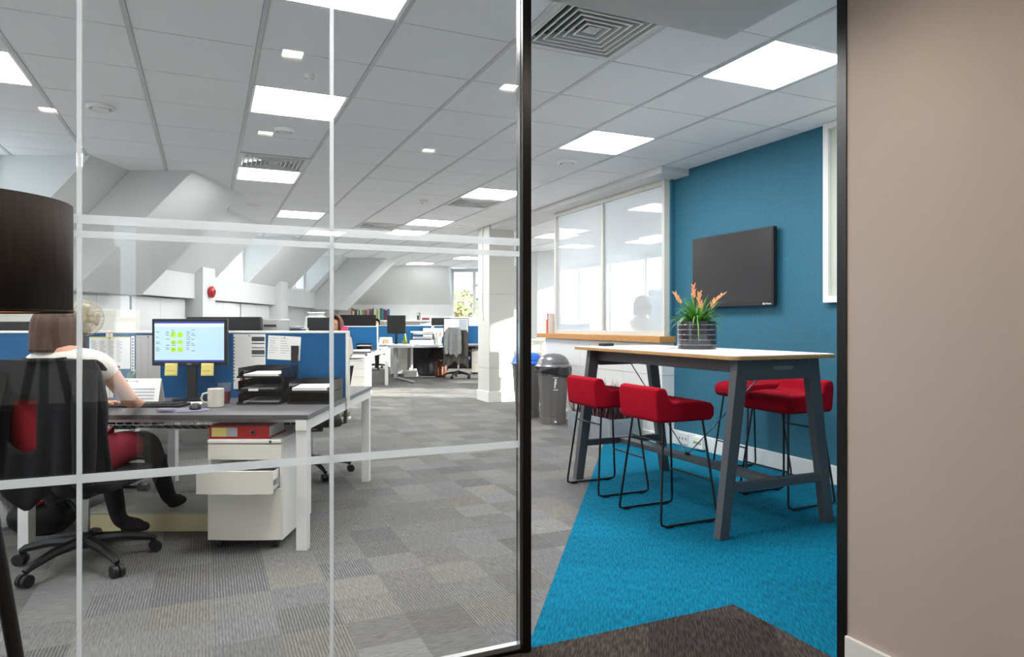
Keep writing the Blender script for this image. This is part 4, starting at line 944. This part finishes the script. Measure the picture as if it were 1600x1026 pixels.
for x, lab in ((-2.182, 'yellow sticky note hanging under the left of the spreadsheet monitor'), (-1.950, 'yellow sticky note hanging under the right of the spreadsheet monitor')):
    n = thing('sticky_note', lab, 'note', (x, 4.377, .905), .03, 'yellow sticky notes'); MB().grid(lambda u, v: ((u - .5) * .08, -.003 - .008 * (1 - v) ** 2, v * .08), 4, 6).build('sheet', yellow_note, n, True, solid=.0006); B(-.03, .02, -.012, -.0115, .03, .034).build('writing', mat('note_ink', '#b8a94e', .8), n)
monitor('black monitor back rising above the spreadsheet monitor', (-2.106, 5.0, .743), PI - .04, .55, .33, .215)
monitor('black monitor at the far left edge below the lampshade', (-3.62, 4.95, .743), PI, .5, .32, .19)
monitor('black monitor beyond the right of the spreadsheet monitor', (-2.80, 6.95, .743), PI, .52, .32, .235)
monitor('black monitor beside the second glass joint', (-2.22, 7.92, .743), PI, .30, .32, .245)
monitor('upright black monitor standing over the curved far desk', (-2.64, 15.6, .743), PI, .42, .42, .26)
monitor('monitor with a white document behind the grey jackets', (-1.335, 16.3, .743), 0, .60, .42, .20, 'light')
monitor('small black monitor edge beside the far shelf', (-1.85, 17.8, .743), PI, .5, .3, .34)
monitor('black monitor at the left of the far bookshelf', (-4.05, 17.95, .743), PI, .95, .42, .30)

# ------------------------------------------------------------------ things on the woman's desk
def pinned(label, x0, x1, z0, z1, bars, m=paper, y=4.5845, tilt=0, nm='pinned_sheet'):
    t = thing(nm, label, 'paper', ((x0 + x1) / 2, y, (z0 + z1) / 2)); t.rotation_euler = (0, tilt, 0); w, h = (x1 - x0) / 2, (z1 - z0) / 2
    B(-w, w, 0, .0015, -h, h).build('sheet', m, t)
    for i, (n, mm, rects) in enumerate(bars):
        q = MB()
        for a, b, c, d in rects: q.box(-w + a * 2 * w, -w + b * 2 * w, -.0006, 0, h - d * 2 * h, h - c * 2 * h)
        q.build(n, mm, t)
    MB().cyl((0, -.006, h - .01), (0, 0, h - .01), .004, n=10).build('pin', mat('pin', '#44464a', .4), t)
    return t
r = random.Random(4)
tab = [(.06 + .2 * c, .06 + .2 * c + r.uniform(.08, .16), .12 + .04 * k, .135 + .04 * k) for k in range(17) for c in range(4)]
lt = mat('print_light', '#b0b2b6', .8)
pinned('year planner chart with a red strip pinned behind the fan', -2.835, -2.56, .935, 1.15, [('table', lt, tab), ('red_strip', mat('strip_red', '#a8323c', .7), [(.2, .75, .90, .98)]), ('yellow_strip', yellow_note, [(0, 1, 0, .03)])], y=4.5795)
t = thing('comb_strip', 'white comb bound strip hanging beside the year planner', 'strip', (-2.545, 4.583, .92)); B(-.011, .011, 0, .001, 0, .235).build('strip', paper, t); q = MB(); [q.box(-.004, .004, -.0006, 0, .01 + .02 * k, .02 + .02 * k) for k in range(11)]; q.build('holes', ink, t)
pinned('grey blank sheet pinned left of the spreadsheet monitor', -2.525, -2.36, .80, 1.16, [('shade_lines', lt, [(.2, .21, 0, 1), (.5, .52, 0, 1)])], mat('sheet_grey', '#c6c4c4', .8))
pinned('white sheet with heavy dark bars pinned on the blue divider', -1.87, -1.655, .80, 1.168, [('bars', ink, [(.57, .97, .05, .13), (.57, .97, .16, .18), (.57, .97, .24, .255), (.57, .97, .29, .37), (.57, .97, .395, .41)]), ('holes', ink, [(.01, .04, .05 + .06 * k, .08 + .06 * k) for k in range(14)])])
pinned('white notice with faint print pinned on the blue divider', -1.64, -1.42, .995, 1.155, [('print', lt, [(.05 + .33 * c, .05 + .33 * c + r.uniform(.15, .28), .1 + .1 * k, .12 + .1 * k) for k in range(7) for c in range(2)])], tilt=.05)
t = thing('hanging_clip', 'dark hanging clip over the white notice', 'clip', (-1.455, 4.578, .982)); B(-.025, .025, -.004, 0, 0, .108).build('plate', black_pl, t); B(.022, .025, -.012, -.004, 0, .05).build('edge', chrome, t)
# letter trays
smoke = mat('smoked_plastic', '#1b1a1d', .25)
def tray(t, x0, x1, y0, y1, z, hgt=.05, paper_top=True, pm=paper):
    m = MB().box(x0, x1, y0, y1, z, z + .004).box(x0, x0 + .004, y0 + .03, y1, z + .004, z + hgt).box(x1 - .004, x1, y0 + .03, y1, z + .004, z + hgt).box(x0 + .004, x1 - .004, y1 - .004, y1, z + .004, z + hgt)
    m.box(x0 + .004, x1 - .004, y0, y0 + .004, z + .004, z + .012)
    q = m.build('tray', smoke, t)
    return q
def papers(label, loc, w, d, h, rz, m=paper):
    t = thing('paper_stack', label, 'papers', loc, rz); B(-w / 2, w / 2, -d / 2, d / 2, 0, h).build('stack', m, t); o = B(-w / 2, w / 2, -d / 2, d / 2, h, h + .001).build('top_sheet', m, t); o.rotation_euler = (0, 0, .05); return t
t = thing('letter_trays', 'three tier black letter trays on the desk', 'letter tray', (-1.555, 4.36, .743))
for z in (0.002, .082, .162): tray(t, -.135, .135, -.175, .175, z, .06)
for x in (-.13, .118):
    for y in (-.10, .15): B(x, x + .012, y, y + .02, .0, .20).build('riser', smoke, t)
B(-.06, .0, -.178, -.176, .083, .098).build('tray_label', paper, t)
papers('white papers in the top letter tray', (-1.55, 4.34, .743 + .167), .21, .28, .018, .04); papers('grey papers in the middle letter tray', (-1.56, 4.34, .743 + .087), .21, .28, .012, -.03, mat('paper_grey', '#8d8f96', .7)); papers('grey papers in the bottom letter tray', (-1.55, 4.33, .743 + .007), .21, .28, .012, .06, mat('paper_grey', '#8d8f96', .7))
t = thing('letter_trays', 'low pair of smoked letter trays at the right end of the desk', 'letter tray', (-1.255, 4.37, .743))
for z in (0.002, .072): tray(t, -.13, .13, -.17, .17, z, .065)
for x in (-.128, .116):
    for y in (-.10, .14): B(x, x + .012, y, y + .02, .0, .10).build('riser', smoke, t)
papers('white papers curling in the low smoked tray', (-1.26, 4.35, .743 + .078), .21, .28, .022, .08)
# keyboard, mouse, mat, mug, glass, calendar, plant, phone, cards
t = thing('keyboard', 'black keyboard in front of the woman', 'keyboard', (-2.18, 4.10, .743)); B(-.22, .22, -.075, .075, 0, .016).build('case', black_pl, t, bev=.005)
q = MB(); [q.box(-.205 + c * .0186, -.205 + c * .0186 + .0155, -.062 + rr * .0205, -.062 + rr * .0205 + .017, .016, .022) for c in range(22) for rr in range(6)]; q.build('keys', mat('keys_black', '#232327', .5), t)['kind'] = 'stuff'
t = thing('mouse_mat', 'purple grey mouse mat with wrist rest', 'mouse mat', (-1.86, 3.90, .743)); MB().prism([(.135 * math.cos(k * PI / 16), .095 * math.sin(k * PI / 16), 0) for k in range(32)], (0, 0, .004)).build('pad', mat('mat_purple', '#776e88', .8), t); MB().lathe([(.002, -.0), (.055, .004), (.05, .014), (.02, .019), (.002, .02)], 24, (-.085, -.06, .003), sy=.6).build('wrist_rest', mat('rest_purple', '#857c98', .6), t, True)
t = thing('computer_mouse', 'black computer mouse on the purple mat', 'mouse', (-1.825, 3.935, .747), -1.2); MB().lathe([(.05, 0), (.053, .008), (.046, .022), (.028, .032), (.002, .035)], 24, sy=.62).build('shell', black_pl, t, True); MB().cyl((.025, -.004, .028), (.025, .004, .028), .007).build('wheel', mat('keys_grey', '#55565a', .5), t)
t = thing('mug', 'plain cream mug on the desk', 'mug', (-1.765, 4.07, .743)); cer = mat('cream_ceramic', '#ded9cd', .25)
MB().lathe([(.042, 0), (.046, .004), (.046, .108), (.043, .11), (.041, .105), (.041, .01), (.002, .008)], 32).build('cup', cer, t, True); MB().tube([(-.04, -.02, .085), (-.062, -.034, .08), (-.07, -.038, .055), (-.06, -.033, .03), (-.04, -.02, .025)], .006, 8).build('handle', cer, t, True)
t = thing('drinking_glass', 'glass of red drink behind the mug', 'glass', (-1.785, 4.24, .743)); MB().lathe([(.032, 0), (.04, .13), (.038, .13), (.031, .006), (.002, .006)], 28).build('tumbler', glass_mat('tumbler_glass', (.95, .96, .98), film=.04), t, True); MB().lathe([(.030, .007), (.0345, .075), (.002, .075)], 24).build('drink', mat('red_drink', '#8d1420', .1), t, True)
t = thing('desk_calendar', 'white tent desk calendar with a green logo', 'calendar', (-2.33, 4.30, .743), .05)
MB().add([(-.12, -.045, 0), (.12, -.045, 0), (.12, .0, .15), (-.12, 0, .15)], [(0, 1, 2, 3)]).build('front_card', paper, t, solid=.002); MB().add([(-.12, .05, 0), (.12, .05, 0), (.12, .003, .15), (-.12, .003, .15)], [(3, 2, 1, 0)]).build('back_card', paper, t, solid=.002)
def slope(x0, x1, f0, f1, m, n, par):
    MB().add([(x0, -.047 + .045 * f0, .15 * f0), (x1, -.047 + .045 * f0, .15 * f0), (x1, -.047 + .045 * f1, .15 * f1), (x0, -.047 + .045 * f1, .15 * f1)], [(0, 1, 2, 3)]).build(n, m, par, solid=.0008)
slope(-.105, -.085, .84, .95, mat('logo_green', '#2e6b3a', .6), 'logo', t); slope(-.08, -.02, .88, .91, lt, 'heading', t)
for k in range(4): slope(-.09, .09, .15 + .13 * k, .21 + .13 * k, lt, 'date_row', t)
t = thing('potted_plant', 'small green plant in a terracotta pot beyond the woman\'s arm', 'potted plant', (-2.52, 4.45, .743)); MB().lathe([(.04, 0), (.058, .08), (.062, .085), (.062, .10), (.054, .1), (.002, .09)], 24).build('pot', mat('terracotta', '#a8705c', .8), t, True)
m = MB()
for k in range(26): a = random.random() * 6.28; blade(m, (0, 0, .09), a, random.uniform(.05, .10), random.uniform(.06, .14), random.uniform(.0, .05), .009, 5)
m.build('leaves', mat('leaf_pale', '#86ad6e', .5, noise=.2), t, True)['kind'] = 'stuff'
t = thing('mobile_phone', 'black mobile phone beside the desk calendar', 'phone', (-2.13, 4.25, .743), .2); B(-.07, .07, -.035, .035, 0, .009).build('case', black_pl, t, bev=.004); B(-.06, .06, -.03, .03, .009, .0095).build('screen', mat('phone_glass', '#0a0a0c', .1), t)
papers('loose white papers under the phone beside the keyboard', (-2.02, 4.22, .7432), .20, .12, .003, .3)
t = thing('business_card', 'blue and white card leaning near the keyboard', 'card', (-2.36, 4.19, .7435), .1); B(-.055, .055, -.03, .03, 0, .003).build('card', paper, t); B(-.04, .045, -.02, .02, .003, .0035).build('print', mat('card_blue', '#5fa3c4', .6), t)
t = thing('ink_pot', 'dark purple pot of pens behind the drinking glass', 'pen pot', (-1.73, 4.42, .743)); MB().lathe([(.035, 0), (.038, .1), (.034, .1), (.03, .01), (.002, .01)], 20).build('pot', mat('pot_purple', '#2b2442', .4), t, True)
for k in range(4): MB().cyl((.012 * math.cos(k * 1.6), .012 * math.sin(k * 1.6), .012), (.026 * math.cos(k * 1.6), .026 * math.sin(k * 1.6), .15), .004, n=8).build('pen', black_pl if k % 2 else binder_red, t)
# fan
t = thing('desk_fan', 'cream desk fan behind the woman\'s head', 'fan', (-2.765, 4.42, .743), .25); fc = mat('fan_cream', '#b5a987', .4); fz = .53
MB().lathe([(.085, 0), (.085, .015), (.03, .03)], 28).build('base', fc, t, True); MB().cyl((0, 0, .03), (0, .01, fz - .03), .012).build('pole', mat('fan_brown', '#5b4a44', .5), t, True); MB().cyl((0, -.005, fz), (0, .09, fz), .035, .03, n=20).build('motor', fc, t, True)
m = MB()
for k in range(44):
    a = 2 * PI * k / 44; c, s = math.cos(a), math.sin(a)
    m.tube([(.025 * c, -.055, fz + .025 * s), (.07 * c, -.05, fz + .07 * s), (.105 * c, -.03, fz + .105 * s), (.112 * c, 0, fz + .112 * s), (.10 * c, .03, fz + .10 * s), (.035 * c, .045, fz + .035 * s)], .0015, 4)
for rr, y in ((.112, 0), (.075, -.049), (.026, -.055)): m.tube([(rr * math.cos(a), y, fz + rr * math.sin(a)) for a in [2 * PI * i / 40 for i in range(40)]], .0024, 5, closed=True)
m.build('wire_guard', fc, t); MB().cyl((0, -.06, fz), (0, -.054, fz), .028, n=24).build('badge', fc, t)
for k in range(4):
    a0 = k * PI / 2
    MB().grid(lambda u, v: ((.02 + .075 * v) * math.cos(a0 + (u - .5) * 1.1), -.02 + .018 * (u - .5), fz + (.02 + .075 * v) * math.sin(a0 + (u - .5) * 1.1)), 5, 4).build('blade', mat('fan_blade', '#b9b29c', .4), t, True, solid=.002)

# ------------------------------------------------------------------ under the near desk
t = thing('foot_plinth', 'cream wooden foot plinth on the floor under the desk', 'footrest', (-2.13, 4.30, 0)); pl = mat('plinth_cream', '#d9cfa4', .6); B(-.43, .43, -.23, .23, .0, .105).build('box', pl, t, bev=.004); B(-.435, .435, -.235, .235, .105, .117).build('top', mat('plinth_top', '#b9b6ac', .5), t, bev=.003)
t = thing('handbag', 'black handbag with red trim on the floor beside the chair', 'bag', (-2.77, 4.03, 0), .3)
def bag(u, v):
    a = 2 * PI * u; r = math.sin(PI * (.08 + .84 * v)) ** .5; return (.17 * r * math.cos(a) + .01 * math.sin(5 * a), .09 * r * math.sin(a), .002 + .21 * v + .012 * math.sin(3 * a) * v)
MB().grid(bag, 32, 12).build('body', mat('leather_black', '#131214', .4, noise=.2, nscale=30, bump=.3), t, True, solid=.006)
for y in (-.04, .04): MB().tube([(-.09, y, .19), (-.07, y * 1.6, .27), (0, y * 2, .30), (.07, y * 1.6, .27), (.09, y, .19)], .008, 8).build('handle', mat('leather_black', '#131214', .4), t, True)
MB().tube([(-.06, -.085, .16), (-.02, -.098, .20), (.03, -.09, .215)], [.012, .02, .012], 8).build('red_scarf', binder_red, t, True)
t = thing('carrier_bag', 'crumpled white carrier bag at the left edge of the floor', 'bag', (-3.19, 4.12, 0)); MB().grid(lambda u, v: ((.17 - .05 * v + .02 * math.sin(u * 44 + v * 9)) * math.cos(2 * PI * u), (.12 - .04 * v + .02 * math.sin(u * 31 + 5 * v)) * math.sin(2 * PI * u), .003 + .32 * v + .02 * math.sin(u * 19)), 48, 10).build('body', mat('carrier_white', '#d5d5d5', .5), t, True, solid=.003); MB().tube([(-.05, 0, .31), (-.04, 0, .38), (.04, 0, .38), (.05, 0, .31)], .006, 6).build('handle', mat('carrier_white', '#d5d5d5', .5), t, True)
t = thing('floor_box', 'white floor cable outlet with yellow green foliage beyond the near desk', 'floor outlet', (-2.19, 8.82, 0)); B(-.14, .10, -.05, .05, 0, .035).build('plate', white_metal, t, bev=.006); m = MB()
for k in range(40): a = random.random() * 6.28; blade(m, (.03 + random.uniform(-.05, .05), random.uniform(-.03, .03), .034), a, random.uniform(.02, .05), random.uniform(.04, .09), .01, .008, 4)
m.build('foliage', mat('leaf_yellow', '#8d8a45', .6, noise=.3), t, True)['kind'] = 'stuff'

# ------------------------------------------------------------------ cupboards and alarm on the left wall
gloss = mat('gloss_white', '#dfe0e0', .08, coat=.4)
for i, (y0, y1, lab) in enumerate(((7.15, 8.50, 'glossy white cupboard left of the red alarm, nearer unit'), (8.55, 9.95, 'glossy white cupboard just left of the red alarm pillar'), (10.55, 11.95, 'glossy white cupboard just right of the red alarm pillar'), (12.0, 13.40, 'glossy white cupboard before the second pillar'))):
    t = thing('wall_cupboard', lab, 'cupboard', (-4.99, (y0 + y1) / 2, 0), 0, 'glossy white cupboards under the ledge'); d = (y1 - y0) / 2
    B(0, .21, -d, d, 0, 1.59).build('carcass', white, t)
    for s in (-1, 1):
        a, b = sorted((s * .003, s * (d - .003))); q = B(.21, .23, a, b, .03, 1.58).build('door', gloss, t, bev=.002); B(.23, .245, s * .04 - .006, s * .04 + .006, .75, .95).build('handle', chrome, q)
t = thing('alarm_sounder', 'red fire alarm sounder on the white pillar', 'alarm', (-4.55, 10.26, 1.71)); m = MB().lathe([(.05, 0), (.052, .012), (.075, .02), (.078, .05), (.06, .075), (.025, .085), (.002, .086)], 28); m.v = [(z, x * .85, y * 1.15) for x, y, z in m.v]; m.f = [f[::-1] for f in m.f]; m.build('dome', mat('alarm_red', '#c4161c', .25, coat=.5), t, True)
m = MB().cyl((.0, 0, 0), (.014, 0, 0), .05, n=24); m.build('backplate', mat('alarm_plate', '#8f1216', .4), t, True); m = MB(); [m.box(.084, .088, -.02 + .014 * k, -.013 + .014 * k, -.03, .03) for k in range(4)]; m.build('grille', mat('alarm_plate', '#8f1216', .4), t)
for x0, x1, lab in ((-5.0 + .05, -4.12, 'white storage cabinet behind the lampshade and the woman'), (-4.05, -3.58, 'white storage cabinet right of the desk fan')):
    t = thing('storage_cabinet', lab, 'cabinet', ((x0 + x1) / 2, 6.37, 0), 0, 'white storage cabinets'); w = (x1 - x0) / 2
    B(-w, w, -.2, .2, 0, 1.37).build('body', cream_metal, t); 
    for s in (-1, 1): a, b = sorted((s * .002, s * (w - .004))); q = B(a, b, -.216, -.2, .05, 1.36).build('door', cream_metal, t, bev=.002); B(s * .03 - .005, s * .03 + .005, -.232, -.216, .7, .82).build('handle', chrome, q)

# ------------------------------------------------------------------ second and third cluster things
t = thing('computer_tower', 'white computer case with a dark slot behind the second divider', 'computer', (-2.55, 7.30, .743), 0); B(-.11, .11, -.2, .2, 0, .54).build('case', mat('case_grey', '#c9c8c4', .5), t, bev=.006); B(-.03, .10, -.203, -.2, .46, .485).build('drive_slot', ink, t)
for x, lab in ((-2.62, 'blue folder edge left on the second divider'), (-2.38, 'blue folder edge right on the second divider')):
    t = thing('folder', lab, 'folder', (x, 7.52, 1.1905)); B(-.06, .06, -.03, .03, 0, .012).build('cover', mat('folder_navy', '#1f3c66', .6), t); B(-.055, .055, -.032, .028, .003, .009).build('pages', paper, t)
t = thing('lotion_bottle', 'white lotion bottle with pump on the third cluster desk', 'bottle', (-3.04, 12.4, .743)); MB().lathe([(.035, 0), (.04, .01), (.04, .12), (.015, .15), (.012, .17)], 20).build('body', mat('lotion_cream', '#e6dfb8', .4), t, True); MB().tube([(0, 0, .17), (0, 0, .20), (.035, -.01, .205)], .007, 8).build('pump', white, t, True)
papers('white papers on the third cluster desk beside the lotion bottle', (-2.78, 12.35, .743), .42, .3, .02, .2); papers('white papers behind the end of the bright blue divider', (-2.62, 13.35, .743), .3, .3, .03, -.1)
t = thing('document_tray', 'black document tray with papers behind the lotion bottle', 'letter tray', (-2.74, 12.72, .743)); tray(t, -.14, .14, -.12, .12, .002, .06); tray(t, -.14, .14, -.12, .12, .07, .05); B(-.12, .12, -.1, .1, .076, .09).build('papers', paper, t)
t = thing('pink_note', 'pink sticky note on the corner of the pinned paper divider', 'note', (-1.125, 4.60, 1.191)); B(-.02, .02, -.01, .01, 0, .028).build('pad', mat('note_pink', '#f2508c', .7), t); B(-.02, .02, -.0115, -.01, .02, .026).build('fold', mat('note_pink2', '#d83c78', .7), t)
# far curved desk
t = thing('curved_desk', 'grey curved far desk on a T shaped foot', 'desk', (-1.6, 15.9, 0))
P = [(-1.05 + .55 * math.cos(a) * 1.0, -.75 + .55 * math.sin(a), .717) for a in [PI * .5 + PI * k / 14 for k in range(15)]] + [(.0, -1.15, .717), (.25, -.45, .717), (1.3, -.35, .717), (1.3, 1.1, .717), (-1.05, 1.1, .717)]
MB().prism(P, (0, 0, .026)).build('worktop', mat('laminate_grey', '#6f737a', .5), t); B(-.85, 1.2, 1.0, 1.02, .12, .70).build('modesty_panel', mat('panel_dark', '#2a2c33', .7), t)
B(-.98, -.90, -1.05, -.95, .05, .717).build('leg', mat('leg_grey', '#a9adb3', .35, .4), t); MB().bar((-.94, -.7, .035), (-.45, -1.75, .035), .07, .03).build('foot', mat('leg_grey', '#a9adb3', .35, .4), t, bev=.006); 
for x, y in ((-.93, -.72), (-.47, -1.70)): MB().cyl((x, y, 0), (x, y, .022), .022, n=12).build('foot_pad', black_pl, t)
B(.7, .76, .9, 1.0, 0, .717).build('leg', mat('leg_grey', '#a9adb3', .35, .4), t)
screen('long blue divider behind the curved far desk, left half', -3.45, -2.02, 17.3); screen('long blue divider behind the curved far desk, right half', -2.0, -.60, 17.3)
papers('tall pile of papers on the curved far desk', (-2.12, 16.1, .743), .55, .4, .10, .1); papers('white papers spilling on the left of the curved desk', (-2.40, 15.25, .743), .50, .4, .03, -.2)
t = thing('paper_rack', 'wire rack stacked with papers on the curved far desk', 'rack', (-2.15, 16.55, .743))
for k in range(3): B(-.25, .25, -.17, .17, .02 + k * .10, .026 + k * .10).build('tier', black_pl, t); B(-.23, .24, -.16, .16, .027 + k * .10, .075 + k * .10).build('papers', paper, t)
for x in (-.25, .24): B(x, x + .01, -.17, .17, 0, .25).build('side', black_pl, t)
papers('loose sheets on top of the wire rack', (-2.13, 16.52, .743 + .277), .62, .34, .03, .08)
t = thing('notice_card', 'white card pinned to the far blue divider', 'notice', (-1.98, 17.28, .90)); B(-.27, .27, -.004, 0, 0, .22).build('card', paper, t); B(-.22, .2, -.005, -.004, .15, .165).build('print', lt, t)
t = thing('photo_frame', 'small standing photo card left on the curved desk', 'photo', (-2.95, 15.95, .743), .1); MB().add([(-.16, 0, 0), (.16, 0, 0), (.14, .06, .17), (-.14, .06, .17)], [(0, 1, 2, 3)]).build('card', paper, t, solid=.005); MB().add([(-.05, -.004, .03), (.08, -.004, .03), (.07, .035, .13), (-.05, .035, .13)], [(0, 1, 2, 3)]).build('picture', mat('photo_tan', '#a98a6c', .6), t, solid=.003)
t = thing('desk_lamp', 'silver bent desk lamp beside the upright monitor', 'lamp', (-3.35, 15.4, .743)); MB().lathe([(.08, 0), (.08, .015), (.02, .02)], 20).build('base', chrome, t, True); MB().tube([(0, 0, .02), (-.03, 0, .18), (.03, 0, .28), (.10, 0, .33)], .010, 8).build('arm', mat('lamp_blue', '#9fb4cf', .3, .5), t, True); MB().cyl((.08, 0, .32), (.30, 0, .40), .025, .03, n=12).build('head', mat('lamp_blue', '#9fb4cf', .3, .5), t, True)
t = thing('toy_figure', 'yellow green bottle beside the photo card on the curved desk', 'bottle', (-2.54, 16.2, .743)); MB().lathe([(.05, 0), (.055, .06), (.035, .12), (.03, .2), (.015, .22)], 16).build('body', mat('lime', '#b8c826', .4), t, True); MB().lathe([(.02, .22), (.02, .26), (.004, .262)], 12).build('cap', paper, t, True)
for x, lab, c in ((-1.75, 'pale pot on the curved desk before the white document monitor', '#d4cfc4'), (-.72, 'small white box at the right end of the curved desk', '#e6e4de')):
    t = thing('desk_pot', lab, 'pot', (x, 16.2, .743)); MB().lathe([(.07, 0), (.085, .18), (.075, .18), (.06, .02), (.002, .02)], 18).build('pot', mat('pot' + c, c, .6), t, True)
    for k in range(5): MB().cyl((.03 * math.cos(k * 1.3), .03 * math.sin(k * 1.3), .03), (.06 * math.cos(k * 1.3), .06 * math.sin(k * 1.3), .28), .008, n=6).build('pen', (ink, binder_red, blue_fab)[k % 3], t)
# bags below the curved desk
def sack(name, label, x, y, w, d, h, m, seed):
    t = thing(name, label, 'bag', (x, y, 0)); r = random.Random(seed); p = [r.uniform(0, 6) for _ in range(3)]
    MB().grid(lambda u, v: ((w * (1 - .25 * v * v) + .03 * math.sin(5 * u * 2 * PI + p[0] + 2 * v)) * math.cos(2 * PI * u) * math.sin(PI * (.12 + .80 * v)) ** .4, (d + .02 * math.sin(7 * u * 2 * PI + p[1])) * math.sin(2 * PI * u) * math.sin(PI * (.12 + .80 * v)) ** .4, .003 + h * v + .02 * v * math.sin(3 * u * 2 * PI + p[2])), 36, 10).build('body', m, t, True, solid=.006)
    MB().tube([(-w * .4, 0, h * .9), (-w * .3, 0, h * 1.15), (w * .3, 0, h * 1.15), (w * .4, 0, h * .9)], .012, 8).build('strap', m, t, True)
sack('rucksack', 'dark rucksack heap below the curved far desk', -1.98, 16.2, .30, .18, .42, mat('bag_navy', '#23252c', .8), 1); sack('rucksack', 'dark coat like bag behind the brown bag', -1.85, 16.7, .30, .18, .60, mat('bag_black', '#1c1d21', .8), 2)
sack('handbag', 'brown leather bag below the curved far desk', -1.66, 15.75, .13, .09, .36, mat('bag_brown', '#6b3a22', .6), 3)
for k, (c, lab) in enumerate((('#c9c5bd', 'bottom pale book of the floor stack under the curved desk'), ('#a7564c', 'middle red brown book of the floor stack'), ('#dedad2', 'top pale book of the floor stack'))):
    t = thing('book', lab, 'book', (-2.36, 15.95, .0455 * k), .06 * k, 'books stacked on the floor'); B(-.15, .15, -.1, .1, 0, .006).build('cover', mat('fb' + c, c, .6), t); B(-.15, .15, -.1, .1, .039, .045).build('cover', mat('fb' + c, c, .6), t); B(-.145, .145, -.102, .095, .006, .039).build('pages', paper, t)
# far wall shelf with books
t = thing('wall_shelf', 'white wall shelf along the far wall holding books', 'shelf', (-3.4, 19.26, 1.30)); B(-1.25, 1.15, -.14, .14, 0, .03).build('board', white, t)
for x in (-1.1, -.2, .8): MB().prism([(x, .13, 0), (x, -.08, 0), (x, .13, -.12)], (.02, 0, 0)).build('bracket', white_metal, t)
bc = [('red', '#b5483f'), ('white', '#e4e0d6'), ('green', '#3f7a58'), ('cream', '#ddd0b0'), ('black', '#2a2a2d'), ('teal', '#2f7f86'), ('lime', '#9db04a'), ('brown', '#7a4f35'), ('grey', '#8f8f8c'), ('pink', '#c98a95'), ('plum', '#6b2f48'), ('blue', '#3a5f8f')]
names = {0: 'first', 1: 'second', 2: 'third', 3: 'fourth', 4: 'fifth', 5: 'sixth', 6: 'seventh', 7: 'eighth', 8: 'ninth', 9: 'tenth', 10: 'eleventh', 11: 'twelfth', 12: 'thirteenth', 13: 'fourteenth', 14: 'fifteenth', 15: 'sixteenth', 16: 'seventeenth', 17: 'eighteenth', 18: 'nineteenth', 19: 'twentieth', 20: 'twenty first', 21: 'twenty second', 22: 'twenty third', 23: 'twenty fourth'}
x = -4.50; seqc = [0, 1, 2, 4, 3, 5, 1, 6, 8, 7, 9, 9, 2, 4, 1, 3, 6, 1, 2, 5, 5, 10, 10, 11]
for k, ci in enumerate(seqc):
    w = random.uniform(.030, .046); h = random.uniform(.25, .34); nm, c = bc[ci]
    if k == 12: x += .05
    t = thing('book', '%s book, %s from the left on the far wall shelf' % (nm, names[k]), 'book', (x + w / 2, 19.22, 1.3305), 0, 'books on the far wall shelf')
    B(-w / 2, w / 2, -.1, .1, 0, h).build('cover', mat('bk_' + nm, c, .6), t); B(-w / 2 + .004, w / 2 - .004, -.095, .102, .004, h + .001).build('pages', paper, t); x += w + .004
t = thing('pen_pot', 'dark pen pot on the far wall shelf', 'pen pot', (-2.62, 19.2, 1.3305)); MB().lathe([(.05, 0), (.055, .13), (.048, .13), (.045, .01), (.002, .01)], 16).build('pot', ink, t, True)
for k in range(5): MB().cyl((.02 * math.cos(k * 1.25), .02 * math.sin(k * 1.25), .02), (.05 * math.cos(k * 1.25), .05 * math.sin(k * 1.25), .21), .007, n=6).build('pen', black_pl, t)
t = thing('stapler', 'dark red stapler on the far wall shelf', 'stapler', (-2.42, 19.2, 1.3305)); B(-.11, .11, -.03, .03, 0, .02).build('base', ink, t); B(-.11, .10, -.025, .025, .02, .07).build('arm', mat('staple_red', '#7d2a35', .5), t, bev=.01)
# trees outside the far window
for x, y, h, c, lab in ((-2.7, 27.5, 3.4, '#8f8a58', 'yellowing tree outside the left half of the far window'), (-1.3, 31.5, 3.2, '#6f8050', 'green tree outside the right half of the far window')):
    t = thing('tree', lab, 'tree', (x, y, -3), 0, 'trees outside the far window'); MB().tube([(0, 0, 0), (.05, 0, h * .6), (0, .05, h + 1.0)], [.14, .1, .04], 8).build('trunk', mat('bark', '#5c4a3a', .9), t, True)
    m = MB(); r = random.Random(int(h * 10))
    for k in range(900):
        a, b = r.random() * 6.28, math.acos(r.uniform(-1, 1)); q = r.random() ** .4; p = Vector((1.5 * q * math.sin(b) * math.cos(a), 1.3 * q * math.sin(b) * math.sin(a), h + 1.2 + 1.25 * q * math.cos(b))); e = Vector((r.gauss(0, 1), r.gauss(0, 1), r.gauss(0, 1))).normalized() * .11; g_ = e.orthogonal().normalized() * .07
        m.add([p - e, p + g_, p + e, p - g_], [(0, 1, 2, 3)])
    m.build('leaves', mat('leaf' + c, c, .7, noise=.3, nscale=3), t)['kind'] = 'stuff'
